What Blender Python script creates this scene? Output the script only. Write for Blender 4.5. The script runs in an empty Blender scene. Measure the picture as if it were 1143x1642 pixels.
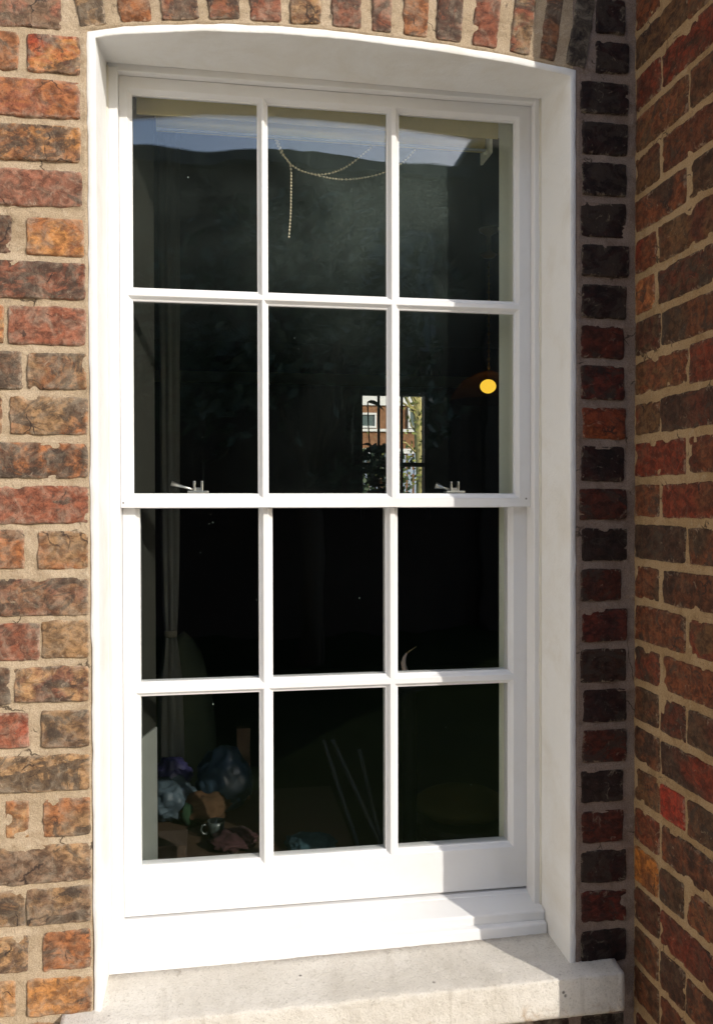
import bpy, bmesh, math, random
import numpy as np
from mathutils import Vector, Matrix
random.seed(4)
RNG = np.random.default_rng(11)
SC = bpy.context.scene
COL = SC.collection
rad = math.radians

# ------------------------------------------------------------------ camera
F_PX, YAW, PITCH, ROLL = 1374.864, 0.161503, -0.011444, -0.0018876
CAM = Vector((0.2094, -1.49827, -0.03302))
cd = bpy.data.cameras.new('camera')
cam = bpy.data.objects.new('camera', cd)
COL.objects.link(cam)
Fv = Vector((math.sin(YAW)*math.cos(PITCH), math.cos(YAW)*math.cos(PITCH), math.sin(PITCH)))
Rv = Vector((math.cos(YAW), -math.sin(YAW), 0))
Uv = Rv.cross(Fv)
R2 = Rv*math.cos(ROLL)+Uv*math.sin(ROLL)
U2 = -Rv*math.sin(ROLL)+Uv*math.cos(ROLL)
mw = Matrix((R2, U2, -Fv)).transposed().to_4x4()
mw.translation = CAM
cam.matrix_world = mw
cd.sensor_fit = 'AUTO'
cd.sensor_width = 36.0
cd.lens = 36.0*F_PX/1642.0
cd.clip_start = 0.02
cd.clip_end = 600
SC.camera = cam

# ------------------------------------------------------------------ sky, sun, exposure
SUN_AZ, SUN_EL = 36.5, 25.5          # azimuth right of the facade's normal, elevation
wd = bpy.data.worlds.new('World')
SC.world = wd
wd.use_nodes = True
wn = wd.node_tree.nodes
sky = wn.new('ShaderNodeTexSky')
sky.sky_type = 'NISHITA'
sky.sun_disc = False
sky.dust_density = 1.2
sky.air_density = 1.0
sky.ozone_density = 2.5
sky.sun_elevation = rad(SUN_EL)
sky.sun_rotation = rad(180-SUN_AZ)
wd.node_tree.links.new(sky.outputs[0], wn['Background'].inputs[0])
wn['Background'].inputs[1].default_value = 0.15
sl = bpy.data.lights.new('sun', 'SUN')
sl.energy = 2.0
sl.angle = rad(0.5)
sl.color = (1.0, 0.95, 0.87)
so = bpy.data.objects.new('sun', sl)
COL.objects.link(so)
sdir = Vector((math.sin(rad(SUN_AZ))*math.cos(rad(SUN_EL)), -math.cos(rad(SUN_AZ))*math.cos(rad(SUN_EL)), math.sin(rad(SUN_EL))))
so.rotation_euler = sdir.to_track_quat('Z', 'Y').to_euler()
SC.view_settings.view_transform = 'Standard'
SC.view_settings.look = 'None'
SC.view_settings.gamma = 1
SC.view_settings.exposure = 0.80
SC.cycles.transparent_max_bounces = 48

# ------------------------------------------------------------------ small helpers
def lin(c):
    c = c/255.0
    return c/12.92 if c <= 0.04045 else ((c+0.055)/1.055)**2.4
def S(r, g, b, k=0.72):
    return (lin(r)*k, lin(g)*k, lin(b)*k)

_mats = {}
def nodes_of(name):
    m = bpy.data.materials.new(name)
    m.use_nodes = True
    nt = m.node_tree
    return m, nt, nt.nodes, nt.links
def N(nt, typ, **kw):
    n = nt.nodes.new(typ)
    for k, v in kw.items():
        if k.startswith('i_'):
            key = k[2:]
            key = int(key) if key.isdigit() else key
            n.inputs[key].default_value = v
        else:
            setattr(n, k, v)
    return n
def mixc(nt, fac, a, b, blend='MIX'):
    n = nt.nodes.new('ShaderNodeMix')
    n.data_type = 'RGBA'
    n.blend_type = blend
    for sock, v in ((n.inputs[0], fac), (n.inputs[6], a), (n.inputs[7], b)):
        if isinstance(v, bpy.types.NodeSocket):
            nt.links.new(v, sock)
        elif isinstance(v, (int, float)):
            sock.default_value = v
        else:
            sock.default_value = (*v, 1)
    return n.outputs[2]
def ramp(nt, val, p0, p1, v0=0.0, v1=1.0):
    n = nt.nodes.new('ShaderNodeMapRange')
    n.interpolation_type = 'SMOOTHSTEP'
    nt.links.new(val, n.inputs[0])
    n.inputs[1].default_value = p0
    n.inputs[2].default_value = p1
    n.inputs[3].default_value = v0
    n.inputs[4].default_value = v1
    return n.outputs[0]
def math_(nt, op, a, b=None):
    n = nt.nodes.new('ShaderNodeMath')
    n.operation = op
    for s, v in ((n.inputs[0], a), (n.inputs[1], b)):
        if v is None: continue
        if isinstance(v, bpy.types.NodeSocket): nt.links.new(v, s)
        else: s.default_value = v
    return n.outputs[0]
def noise(nt, vec, scale, detail=4, rough=0.55, dist=0.0):
    n = N(nt, 'ShaderNodeTexNoise', i_Scale=scale, i_Detail=detail, i_Roughness=rough, i_Distortion=dist)
    if vec is not None: nt.links.new(vec, n.inputs['Vector'])
    return n.outputs[0]
def bump(nt, height, strength, dist, prev=None):
    n = N(nt, 'ShaderNodeBump', i_Strength=strength, i_Distance=dist)
    nt.links.new(height, n.inputs['Height'])
    if prev is not None: nt.links.new(prev, n.inputs['Normal'])
    return n.outputs[0]

def simple_mat(name, col, rough=0.6, var=0.12, vscale=14, bscale=60, bstr=0.15, metal=0.0, bdist=0.002, spec=0.5):
    if name in _mats: return _mats[name]
    m, nt, ns, lk = nodes_of(name)
    b = ns['Principled BSDF']
    tc = N(nt, 'ShaderNodeTexCoord').outputs['Object']
    n1 = noise(nt, tc, vscale, 5)
    c = mixc(nt, n1, tuple(x*(1-var) for x in col), tuple(min(1, x*(1+var)) for x in col))
    lk.new(c, b.inputs['Base Color'])
    b.inputs['Roughness'].default_value = rough
    b.inputs['Metallic'].default_value = metal
    b.inputs['Specular IOR Level'].default_value = spec
    n2 = noise(nt, tc, bscale, 4)
    lk.new(bump(nt, n2, bstr, bdist), b.inputs['Normal'])
    _mats[name] = m
    return m

# ------------------------------------------------------------------ materials
def mat_brick():
    m, nt, ns, lk = nodes_of('weathered_stock_brick')
    b = ns['Principled BSDF']
    a1 = N(nt, 'ShaderNodeAttribute', attribute_name='bcol').outputs[0]
    a2 = N(nt, 'ShaderNodeAttribute', attribute_name='bcol2').outputs[0]
    a3 = N(nt, 'ShaderNodeAttribute', attribute_name='bfilm').outputs[0]
    ax = N(nt, 'ShaderNodeAttribute', attribute_name='bpar')   # x seed, y dark amount, z edge
    sep = N(nt, 'ShaderNodeSeparateXYZ')
    lk.new(ax.outputs[1], sep.inputs[0])
    seed, darkn, edge = sep.outputs
    tc = N(nt, 'ShaderNodeTexCoord').outputs['Object']
    off = N(nt, 'ShaderNodeVectorMath', operation='SCALE')
    off.inputs[0].default_value = (7.3, 3.1, 5.7)
    lk.new(seed, off.inputs['Scale'])
    add = N(nt, 'ShaderNodeVectorMath', operation='ADD')
    lk.new(tc, add.inputs[0]); lk.new(off.outputs[0], add.inputs[1])
    p = add.outputs[0]
    # stretched along the length: flow lines of pressed clay
    st = N(nt, 'ShaderNodeMapping'); st.inputs['Scale'].default_value = (0.85, 0.85, 1.15)
    lk.new(p, st.inputs[0]); ps = st.outputs[0]
    wn = N(nt, 'ShaderNodeTexWhiteNoise', noise_dimensions='1D')
    lk.new(seed, wn.inputs['W'])
    sel = wn.outputs['Value']
    nA = noise(nt, ps, 26, 6, 0.62, 0.9)
    nA2 = noise(nt, p, 9, 3, 0.5, 0.3)
    mA = N(nt, 'ShaderNodeMix'); lk.new(ramp(nt, sel, .35, .65), mA.inputs[0]); lk.new(nA, mA.inputs[2]); lk.new(nA2, mA.inputs[3])
    c = mixc(nt, ramp(nt, mA.outputs[0], 0.41, 0.59), a1, a2)
    # mid-scale value mottling
    nM = noise(nt, ps, 75, 5, 0.65, 0.5)
    c = mixc(nt, ramp(nt, nM, 0.36, 0.66, 0.0, 1.0), mixc(nt, 1.0, c, (0.46, 0.40, 0.35), 'MULTIPLY'), mixc(nt, 1.0, c, (1.30, 1.22, 1.12), 'MULTIPLY'))
    # fired black patches
    nB = noise(nt, ps, 19, 6, 0.66, 1.3)
    thr = math_(nt, 'SUBTRACT', 0.72, math_(nt, 'MULTIPLY', darkn, 0.285))
    fb = ramp(nt, math_(nt, 'SUBTRACT', nB, thr), -0.03, 0.05)
    c = mixc(nt, math_(nt, 'MULTIPLY', fb, 0.78), c, (0.036, 0.025, 0.018))
    # ochre / lime smears, denser at the edges
    nL = noise(nt, p, 48, 7, 0.7, 1.6)
    le = math_(nt, 'ADD', nL, math_(nt, 'MULTIPLY', edge, 0.16))
    fl = ramp(nt, le, 0.60, 0.72, 0.0, 0.62)
    c = mixc(nt, fl, c, mixc(nt, 0.5, a2, (0.50, 0.41, 0.30)))
    # thin film of mortar left by the pointing
    nH = noise(nt, p, 33, 7, 0.72, 0.7)
    c = mixc(nt, ramp(nt, math_(nt, 'ADD', nH, math_(nt, 'MULTIPLY', edge, 0.10)), 0.42, 0.76, 0.02, 0.42), c, a3)
    # pin holes and grit
    v = N(nt, 'ShaderNodeTexVoronoi', i_Scale=260.0)
    lk.new(p, v.inputs['Vector'])
    nG = noise(nt, p, 420, 3, 0.6)
    hole = math_(nt, 'MULTIPLY', ramp(nt, v.outputs['Distance'], 0.10, 0.26, 1, 0), ramp(nt, noise(nt, p, 60, 2), 0.5, 0.62))
    c = mixc(nt, math_(nt, 'MULTIPLY', hole, 0.75), c, (0.02, 0.014, 0.012))
    c = mixc(nt, ramp(nt, nG, 0.3, 0.7, 0.0, 0.5), c, mixc(nt, 1.0, c, (1.45, 1.4, 1.3), 'MULTIPLY'))
    # hairline cracks
    vc = N(nt, 'ShaderNodeTexVoronoi', feature='DISTANCE_TO_EDGE', i_Scale=16.0)
    wob = N(nt, 'ShaderNodeVectorMath', operation='ADD')
    nw = N(nt, 'ShaderNodeTexNoise', i_Scale=40.0, i_Detail=4.0)
    lk.new(p, nw.inputs['Vector'])
    sc_ = N(nt, 'ShaderNodeVectorMath', operation='SCALE'); sc_.inputs['Scale'].default_value = 0.035
    lk.new(nw.outputs[1], sc_.inputs[0]); lk.new(p, wob.inputs[0]); lk.new(sc_.outputs[0], wob.inputs[1])
    lk.new(wob.outputs[0], vc.inputs['Vector'])
    crk = math_(nt, 'MULTIPLY', ramp(nt, vc.outputs['Distance'], 0.008, 0.030, 1, 0), ramp(nt, noise(nt, p, 17, 2), 0.56, 0.64))
    c = mixc(nt, math_(nt, 'MULTIPLY', crk, 0.8), c, (0.022, 0.014, 0.012))
    lk.new(c, b.inputs['Base Color'])
    b.inputs['Roughness'].default_value = 0.82
    b.inputs['Specular IOR Level'].default_value = 0.3
    n0 = bump(nt, nM, 0.42, 0.003)
    n1 = bump(nt, noise(nt, p, 230, 6, 0.8), 0.85, 0.0018, n0)
    n2 = bump(nt, math_(nt, 'ADD', hole, crk), -0.8, 0.0025, n1)
    lk.new(n2, b.inputs['Normal'])
    return m

def mat_mortar(name, ca, cb, cc):
    m, nt, ns, lk = nodes_of(name)
    b = ns['Principled BSDF']
    tc = N(nt, 'ShaderNodeTexCoord').outputs['Object']
    n1 = noise(nt, tc, 9, 6, 0.6, 0.4)
    c = mixc(nt, ramp(nt, n1, 0.35, 0.65), ca, cb)
    n2 = noise(nt, tc, 55, 6, 0.68, 0.6)
    c = mixc(nt, ramp(nt, n2, 0.52, 0.75, 0, 0.7), c, cc)
    n3 = noise(nt, tc, 520, 3, 0.6)
    c = mixc(nt, ramp(nt, n3, 0.35, 0.68, 0, 0.6), c, mixc(nt, 1.0, c, (0.55, 0.52, 0.48), 'MULTIPLY'))
    n8 = noise(nt, tc, 22, 5, 0.7, 1.0)
    c = mixc(nt, ramp(nt, n8, 0.50, 0.68, 0, 0.5), c, mixc(nt, 1.0, c, (0.62, 0.56, 0.50), 'MULTIPLY'))
    v = N(nt, 'ShaderNodeTexVoronoi', i_Scale=150.0)
    lk.new(tc, v.inputs['Vector'])
    pit = math_(nt, 'MULTIPLY', ramp(nt, v.outputs['Distance'], 0.08, 0.2, 1, 0), ramp(nt, noise(nt, tc, 30, 2), 0.55, 0.65))
    c = mixc(nt, math_(nt, 'MULTIPLY', pit, 0.7), c, (0.07, 0.05, 0.04))
    vc = N(nt, 'ShaderNodeTexVoronoi', feature='DISTANCE_TO_EDGE', i_Scale=13.0)
    nw = N(nt, 'ShaderNodeTexNoise', i_Scale=30.0, i_Detail=4.0)
    lk.new(tc, nw.inputs['Vector'])
    sc_ = N(nt, 'ShaderNodeVectorMath', operation='SCALE'); sc_.inputs['Scale'].default_value = 0.04
    ad_ = N(nt, 'ShaderNodeVectorMath', operation='ADD')
    lk.new(nw.outputs[1], sc_.inputs[0]); lk.new(tc, ad_.inputs[0]); lk.new(sc_.outputs[0], ad_.inputs[1])
    lk.new(ad_.outputs[0], vc.inputs['Vector'])
    crk = math_(nt, 'MULTIPLY', ramp(nt, vc.outputs['Distance'], 0.006, 0.022, 1, 0), ramp(nt, noise(nt, tc, 14, 2), 0.57, 0.64))
    c = mixc(nt, math_(nt, 'MULTIPLY', crk, 0.85), c, (0.05, 0.035, 0.025))
    pit = math_(nt, 'MAXIMUM', pit, crk)
    lk.new(c, b.inputs['Base Color'])
    b.inputs['Roughness'].default_value = 0.93
    b.inputs['Specular IOR Level'].default_value = 0.1
    k = bump(nt, n2, 0.9, 0.004)
    k = bump(nt, n3, 0.8, 0.0014, k)
    k = bump(nt, pit, -0.6, 0.002, k)
    lk.new(k, b.inputs['Normal'])
    return m

def mat_paint(name, col, rough=0.36, lump=0.12, grime=0.15, coarse=False):
    m, nt, ns, lk = nodes_of(name)
    b = ns['Principled BSDF']
    tc = N(nt, 'ShaderNodeTexCoord').outputs['Object']
    n1 = noise(nt, tc, 7, 6, 0.62, 0.5)
    dirt = tuple(x*y for x, y in zip(col, (0.90, 0.87, 0.82)))
    c = mixc(nt, ramp(nt, n1, 0.42, 0.72, 0, min(1, grime*4)), col, dirt)
    n4 = noise(nt, tc, 160, 4, 0.7)
    c = mixc(nt, ramp(nt, n4, 0.66, 0.74, 0, grime*1.6), c, tuple(x*0.62 for x in col))
    lk.new(c, b.inputs['Base Color'])
    lk.new(ramp(nt, n1, 0.3, 0.7, rough-0.06, rough+0.12), b.inputs['Roughness'])
    st = N(nt, 'ShaderNodeMapping')
    st.inputs['Scale'].default_value = (1, 1, 0.25) if not coarse else (1, 1, 1)
    lk.new(tc, st.inputs[0])
    k = bump(nt, noise(nt, st.outputs[0], 110 if coarse else 95, 6, 0.7), lump*1.8, 0.002 if coarse else 0.0012)
    k = bump(nt, noise(nt, tc, 12 if not coarse else 24, 3), lump, 0.004, k)
    lk.new(k, b.inputs['Normal'])
    return m

def mat_stone():
    m, nt, ns, lk = nodes_of('portland_stone')
    b = ns['Principled BSDF']
    tc = N(nt, 'ShaderNodeTexCoord').outputs['Object']
    n1 = noise(nt, tc, 6, 7, 0.65, 0.5)
    c = mixc(nt, ramp(nt, n1, 0.35, 0.68), (0.60, 0.55, 0.475), (0.72, 0.67, 0.595))
    n2 = noise(nt, tc, 70, 6, 0.7, 0.8)
    c = mixc(nt, ramp(nt, n2, 0.56, 0.76, 0, 0.55), c, (0.27, 0.23, 0.17))
    # rusty lichen on the front
    n3 = noise(nt, tc, 13, 7, 0.72, 1.2)
    sx = N(nt, 'ShaderNodeSeparateXYZ'); lk.new(tc, sx.inputs[0])
    low = ramp(nt, sx.outputs[2], -0.955, -0.925, 1, 0)
    c = mixc(nt, math_(nt, 'MULTIPLY', ramp(nt, n3, 0.54, 0.70, 0, 0.75), low), c, (0.34, 0.19, 0.07))
    n5 = noise(nt, tc, 260, 4, 0.7)
    c = mixc(nt, ramp(nt, n5, 0.52, 0.72, 0, 0.5), c, (0.24, 0.20, 0.15))
    sm_ = N(nt, 'ShaderNodeMapping'); sm_.inputs['Scale'].default_value = (9, 2.0, 9)
    lk.new(tc, sm_.inputs[0])
    n6 = noise(nt, sm_.outputs[0], 2.2, 6, 0.7, 0.8)
    c = mixc(nt, ramp(nt, n6, 0.52, 0.72, 0, 0.32), c, (0.36, 0.315, 0.25))
    # grime where the timber meets the stone, run-off streaks on the front face
    gr = math_(nt, 'MULTIPLY', ramp(nt, math_(nt, 'ADD', sx.outputs[1], math_(nt, 'MULTIPLY', n2, 0.03)), 0.085, 0.112, 0, 0.65), ramp(nt, n1, 0.3, 0.6, 0.3, 1))
    c = mixc(nt, gr, c, (0.16, 0.13, 0.10))
    dm = N(nt, 'ShaderNodeMapping'); dm.inputs['Scale'].default_value = (46, 3, 3)
    lk.new(tc, dm.inputs[0])
    drip = math_(nt, 'MULTIPLY', ramp(nt, noise(nt, dm.outputs[0], 1.0, 4, 0.6), 0.58, 0.74, 0, 0.28), ramp(nt, sx.outputs[1], -0.036, -0.041, 0, 1))
    c = mixc(nt, drip, c, (0.27, 0.22, 0.15))
    v = N(nt, 'ShaderNodeTexVoronoi', i_Scale=26.0)
    lk.new(tc, v.inputs['Vector'])
    spot = math_(nt, 'MULTIPLY', ramp(nt, v.outputs['Distance'], 0.05, 0.11, 1, 0), ramp(nt, noise(nt, tc, 8, 2), 0.57, 0.62))
    c = mixc(nt, math_(nt, 'MULTIPLY', spot, 0.8), c, (0.05, 0.04, 0.03))
    lk.new(c, b.inputs['Base Color'])
    b.inputs['Roughness'].default_value = 0.88
    k = bump(nt, n2, 0.7, 0.004)
    k = bump(nt, n5, 0.7, 0.0016, k)
    lk.new(k, b.inputs['Normal'])
    return m

def mat_glass(name, dusty, amount=1.0):
    m, nt, ns, lk = nodes_of(name)
    ns.remove(ns['Principled BSDF'])
    out = ns['Material Output']
    tr = N(nt, 'ShaderNodeBsdfTransparent'); tr.inputs[0].default_value = (0.99, 0.995, 0.99, 1)
    gl = N(nt, 'ShaderNodeBsdfGlossy'); gl.inputs['Roughness'].default_value = 0.0
    gl.inputs[0].default_value = (1, 1, 1, 1)
    fr = N(nt, 'ShaderNodeFresnel')
    geo = N(nt, 'ShaderNodeNewGeometry')          # the pane does not refract, so its back faces need the inverse index
    lk.new(math_(nt, 'ADD', 1.5, math_(nt, 'MULTIPLY', geo.outputs['Backfacing'], 1/1.5-1.5)), fr.inputs['IOR'])
    tc = N(nt, 'ShaderNodeTexCoord').outputs['Object']
    wv = bump(nt, noise(nt, tc, 5.5, 2, 0.5), 0.18, 0.004)
    lk.new(wv, gl.inputs['Normal'])
    mx = N(nt, 'ShaderNodeMixShader')
    lk.new(fr.outputs[0], mx.inputs[0]); lk.new(tr.outputs[0], mx.inputs[1]); lk.new(gl.outputs[0], mx.inputs[2])
    res = mx.outputs[0]
    if dusty:
        df = N(nt, 'ShaderNodeBsdfDiffuse'); df.inputs[0].default_value = (0.50, 0.64, 0.56, 1)
        sx = N(nt, 'ShaderNodeSeparateXYZ'); lk.new(tc, sx.inputs[0])
        big = ramp(nt, noise(nt, tc, 4.0, 6, 0.66, 0.5), 0.30, 0.68, 0.25, 1)
        fine = ramp(nt, noise(nt, tc, 210, 6, 0.85, 0.0), 0.36, 0.74, 0.30, 1.0)
        up = ramp(nt, sx.outputs[2], 0.20, 0.55, 0.10, 1.0)          # the upper panes are the dustiest
        wx = ramp(nt, sx.outputs[0], 0.20, 0.42, 0.30, 1.0)
        f = math_(nt, 'MULTIPLY', math_(nt, 'MULTIPLY', big, fine), math_(nt, 'MULTIPLY', up, wx))
        f = math_(nt, 'MULTIPLY', f, 0.145*amount)
        v = N(nt, 'ShaderNodeTexVoronoi', i_Scale=75.0); lk.new(tc, v.inputs['Vector'])
        v2 = N(nt, 'ShaderNodeTexVoronoi', i_Scale=23.0); lk.new(tc, v2.inputs['Vector'])
        sp = math_(nt, 'MULTIPLY', ramp(nt, v.outputs['Distance'], 0.035, 0.09, 0.40, 0), ramp(nt, noise(nt, tc, 26, 3), 0.60, 0.68))
        sp2 = math_(nt, 'MULTIPLY', ramp(nt, v2.outputs['Distance'], 0.015, 0.034, 0.55, 0), ramp(nt, noise(nt, tc, 11, 3), 0.5, 0.6))
        # wiped streaks
        sm = N(nt, 'ShaderNodeMapping'); sm.inputs['Rotation'].default_value = (0, rad(35), 0); sm.inputs['Scale'].default_value = (60, 60, 5)
        lk.new(tc, sm.inputs[0])
        stk = math_(nt, 'MULTIPLY', ramp(nt, noise(nt, sm.outputs[0], 1.0, 3), 0.62, 0.8, 0, 0.02*amount), big)
        f = math_(nt, 'ADD', math_(nt, 'ADD', f, stk), math_(nt, 'ADD', sp, sp2))
        f = math_(nt, 'MINIMUM', f, 0.9)
        m2 = N(nt, 'ShaderNodeMixShader')
        lk.new(f, m2.inputs[0]); lk.new(res, m2.inputs[1]); lk.new(df.outputs[0], m2.inputs[2])
        res = m2.outputs[0]
    lk.new(res, out.inputs['Surface'])
    return m

def mat_emit(name, col, strength):
    m, nt, ns, lk = nodes_of(name)
    b = ns['Principled BSDF']
    b.inputs['Base Color'].default_value = (*col, 1)
    b.inputs['Emission Color'].default_value = (*col, 1)
    b.inputs['Emission Strength'].default_value = strength
    return m

BRICK = mat_brick()
MORTAR = mat_mortar('sandy_lime_mortar', (0.44, 0.335, 0.22), (0.52, 0.405, 0.28), (0.58, 0.475, 0.35))
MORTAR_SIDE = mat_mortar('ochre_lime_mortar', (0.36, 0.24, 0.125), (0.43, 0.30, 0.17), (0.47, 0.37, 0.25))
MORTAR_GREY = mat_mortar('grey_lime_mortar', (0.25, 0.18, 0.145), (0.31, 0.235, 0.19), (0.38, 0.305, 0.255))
PAINT = mat_paint('white_gloss_paint', (0.75, 0.74, 0.73), 0.42, 0.10, 0.10)
PAINT_MAS = mat_paint('white_masonry_paint', (0.79, 0.775, 0.745), 0.6, 0.35, 0.22, True)
CREAM = simple_mat('cream_lining_paint', (0.84, 0.83, 0.64), 0.55, 0.05)
OLIVE_DARK = simple_mat('shaded_olive_tone', (0.024, 0.024, 0.018), 0.6, 0.2)
GREYGREEN = simple_mat('grey_green_paint', (0.20, 0.21, 0.19), 0.6, 0.12)
OLIVE_FABRIC = simple_mat('olive_blind_fabric', (0.74, 0.62, 0.28), 0.9, 0.1, 20, 300, 0.3)
STONE = mat_stone()
GLASS_D = mat_glass('dusty_window_glass', True)
GLASS_L = mat_glass('window_glass_lightly_dusty', True, 0.10)
GLASS_C = mat_glass('clear_window_glass', False)
STEEL = simple_mat('brushed_nickel', (0.62, 0.60, 0.56), 0.32, 0.1, 30, 100, 0.1, 1.0)
CHAIN_M = simple_mat('brass_bead_metal', (0.78, 0.66, 0.46), 0.35, 0.1, 30, 100, 0.05, 0.15)
DARKWALL = simple_mat('dark_green_wall_paint', (0.016, 0.020, 0.016), 0.85)
DARKWOOD = simple_mat('dark_floor_boards', (0.030, 0.022, 0.016), 0.6, 0.3, 4)
BLACKP = simple_mat('black_paint', (0.012, 0.012, 0.013), 0.5)

# ------------------------------------------------------------------ numpy noise
def _h(ix, iy, iz):
    n = (ix.astype(np.int64)*374761393 + iy.astype(np.int64)*668265263 + iz.astype(np.int64)*2147483647) & 0xffffffff
    n = ((n ^ (n >> 13))*1274126177) & 0xffffffff
    n = ((n ^ (n >> 15))*2246822519) & 0xffffffff
    n = n ^ (n >> 16)
    return (n & 0xffffff)/float(0xffffff)
def vn(P):
    i = np.floor(P).astype(np.int64)
    f = P-i
    f = f*f*f*(f*(f*6-15)+10)
    r = 0
    for dx in (0, 1):
        for dy in (0, 1):
            for dz in (0, 1):
                w = (f[:, 0] if dx else 1-f[:, 0])*(f[:, 1] if dy else 1-f[:, 1])*(f[:, 2] if dz else 1-f[:, 2])
                r = r+w*_h(i[:, 0]+dx, i[:, 1]+dy, i[:, 2]+dz)
    return r*2-1
def fbm(P, scale, octv=4, g=0.5):
    P = P*scale
    a, r, t = 1.0, 0, 0
    for k in range(octv):
        r = r+a*vn(P+k*17.13)
        t += a
        a *= g
        P = P*2.03
    return r/t

# ------------------------------------------------------------------ mesh helpers
def link(name, me, mats, parent=None):
    for m in (mats if isinstance(mats, (list, tuple)) else [mats]):
        me.materials.append(m)
    o = bpy.data.objects.new(name, me)
    COL.objects.link(o)
    if parent is not None: o.parent = parent
    return o
def tag(o, label=None, cat=None, group=None, kind=None):
    if label: o['label'] = label
    if cat: o['category'] = cat
    if group: o['group'] = group
    if kind: o['kind'] = kind
    return o
def empty(name, loc, label, cat, group=None):
    o = bpy.data.objects.new(name, None)
    COL.objects.link(o)
    o.location = loc
    o.empty_display_size = 0.05
    return tag(o, label, cat, group)
def from_bm(name, bm, mats, parent=None, smooth=False):
    bmesh.ops.recalc_face_normals(bm, faces=bm.faces)
    if smooth:
        for f in bm.faces: f.smooth = True
    me = bpy.data.meshes.new(name)
    bm.to_mesh(me)
    bm.free()
    o = link(name, me, mats, parent)
    if parent is not None:
        o.matrix_parent_inverse = Matrix.Translation(-Vector(parent.location)) if parent.type == 'EMPTY' or parent.location.length else Matrix.Identity(4)
    return o
def box(bm, x0, x1, y0, y1, z0, z1, bev=0.0, seg=2, mi=0):
    vs = [bm.verts.new((x, y, z)) for x in (x0, x1) for y in (y0, y1) for z in (z0, z1)]
    idx = ((0, 1, 3, 2), (4, 6, 7, 5), (0, 4, 5, 1), (2, 3, 7, 6), (0, 2, 6, 4), (1, 5, 7, 3))
    fs = [bm.faces.new([vs[i] for i in q]) for q in idx]
    for f in fs: f.material_index = mi
    if bev > 0:
        es = list({e for f in fs for e in f.edges})
        bmesh.ops.bevel(bm, geom=es, offset=bev, segments=seg, profile=0.7, affect='EDGES', clamp_overlap=True)
def tube(bm, pts, r, n=10, cap=True):
    pts = [Vector(p) for p in pts]
    rs = r if isinstance(r, (list, tuple)) else [r]*len(pts)
    rings = []
    prev = None
    for i, p in enumerate(pts):
        t = (pts[min(i+1, len(pts)-1)]-pts[max(i-1, 0)]).normalized()
        a = prev if prev is not None else (Vector((0, 0, 1)) if abs(t.z) < 0.9 else Vector((1, 0, 0)))
        u = t.cross(a)
        if u.length < 1e-6: u = t.cross(Vector((0, 1, 0)))
        u.normalize(); w = u.cross(t).normalized()
        prev = w
        rings.append([bm.verts.new(p+(u*math.cos(2*math.pi*k/n)+w*math.sin(2*math.pi*k/n))*rs[i]) for k in range(n)])
    for a, b in zip(rings, rings[1:]):
        for k in range(n):
            bm.faces.new((a[k], a[(k+1) % n], b[(k+1) % n], b[k]))
    if cap:
        bm.faces.new(rings[0]); bm.faces.new(rings[-1][::-1])
def lathe(bm, c, prof, n=24, ax=None):
    rings = []
    for r, z in prof:
        rings.append([bm.verts.new((c[0]+r*math.cos(2*math.pi*k/n), c[1]+r*math.sin(2*math.pi*k/n), c[2]+z)) for k in range(n)])
    for a, b in zip(rings, rings[1:]):
        for k in range(n):
            bm.faces.new((a[k], a[(k+1) % n], b[(k+1) % n], b[k]))
    bm.faces.new(rings[0][::-1]); bm.faces.new(rings[-1])
def blob(bm, c, r, sub=3, amp=0.2, sc=3.0, seed=0.0, flat=None):
    res = bmesh.ops.create_icosphere(bm, subdivisions=sub, radius=1.0)
    vs = res['verts']
    P = np.array([v.co[:] for v in vs])
    d = fbm(P+seed, sc, 3)+(0.55*(1-2*np.abs(fbm(P+seed+3, sc*2.2, 4))) if sub > 3 else 0)
    for v, k in zip(vs, d):
        q = v.co*(1+amp*k)
        z = q.z*r[2]
        if flat is not None: z = max(z, flat)
        v.co = Vector((c[0]+q.x*r[0], c[1]+q.y*r[1], c[2]+z))

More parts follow.
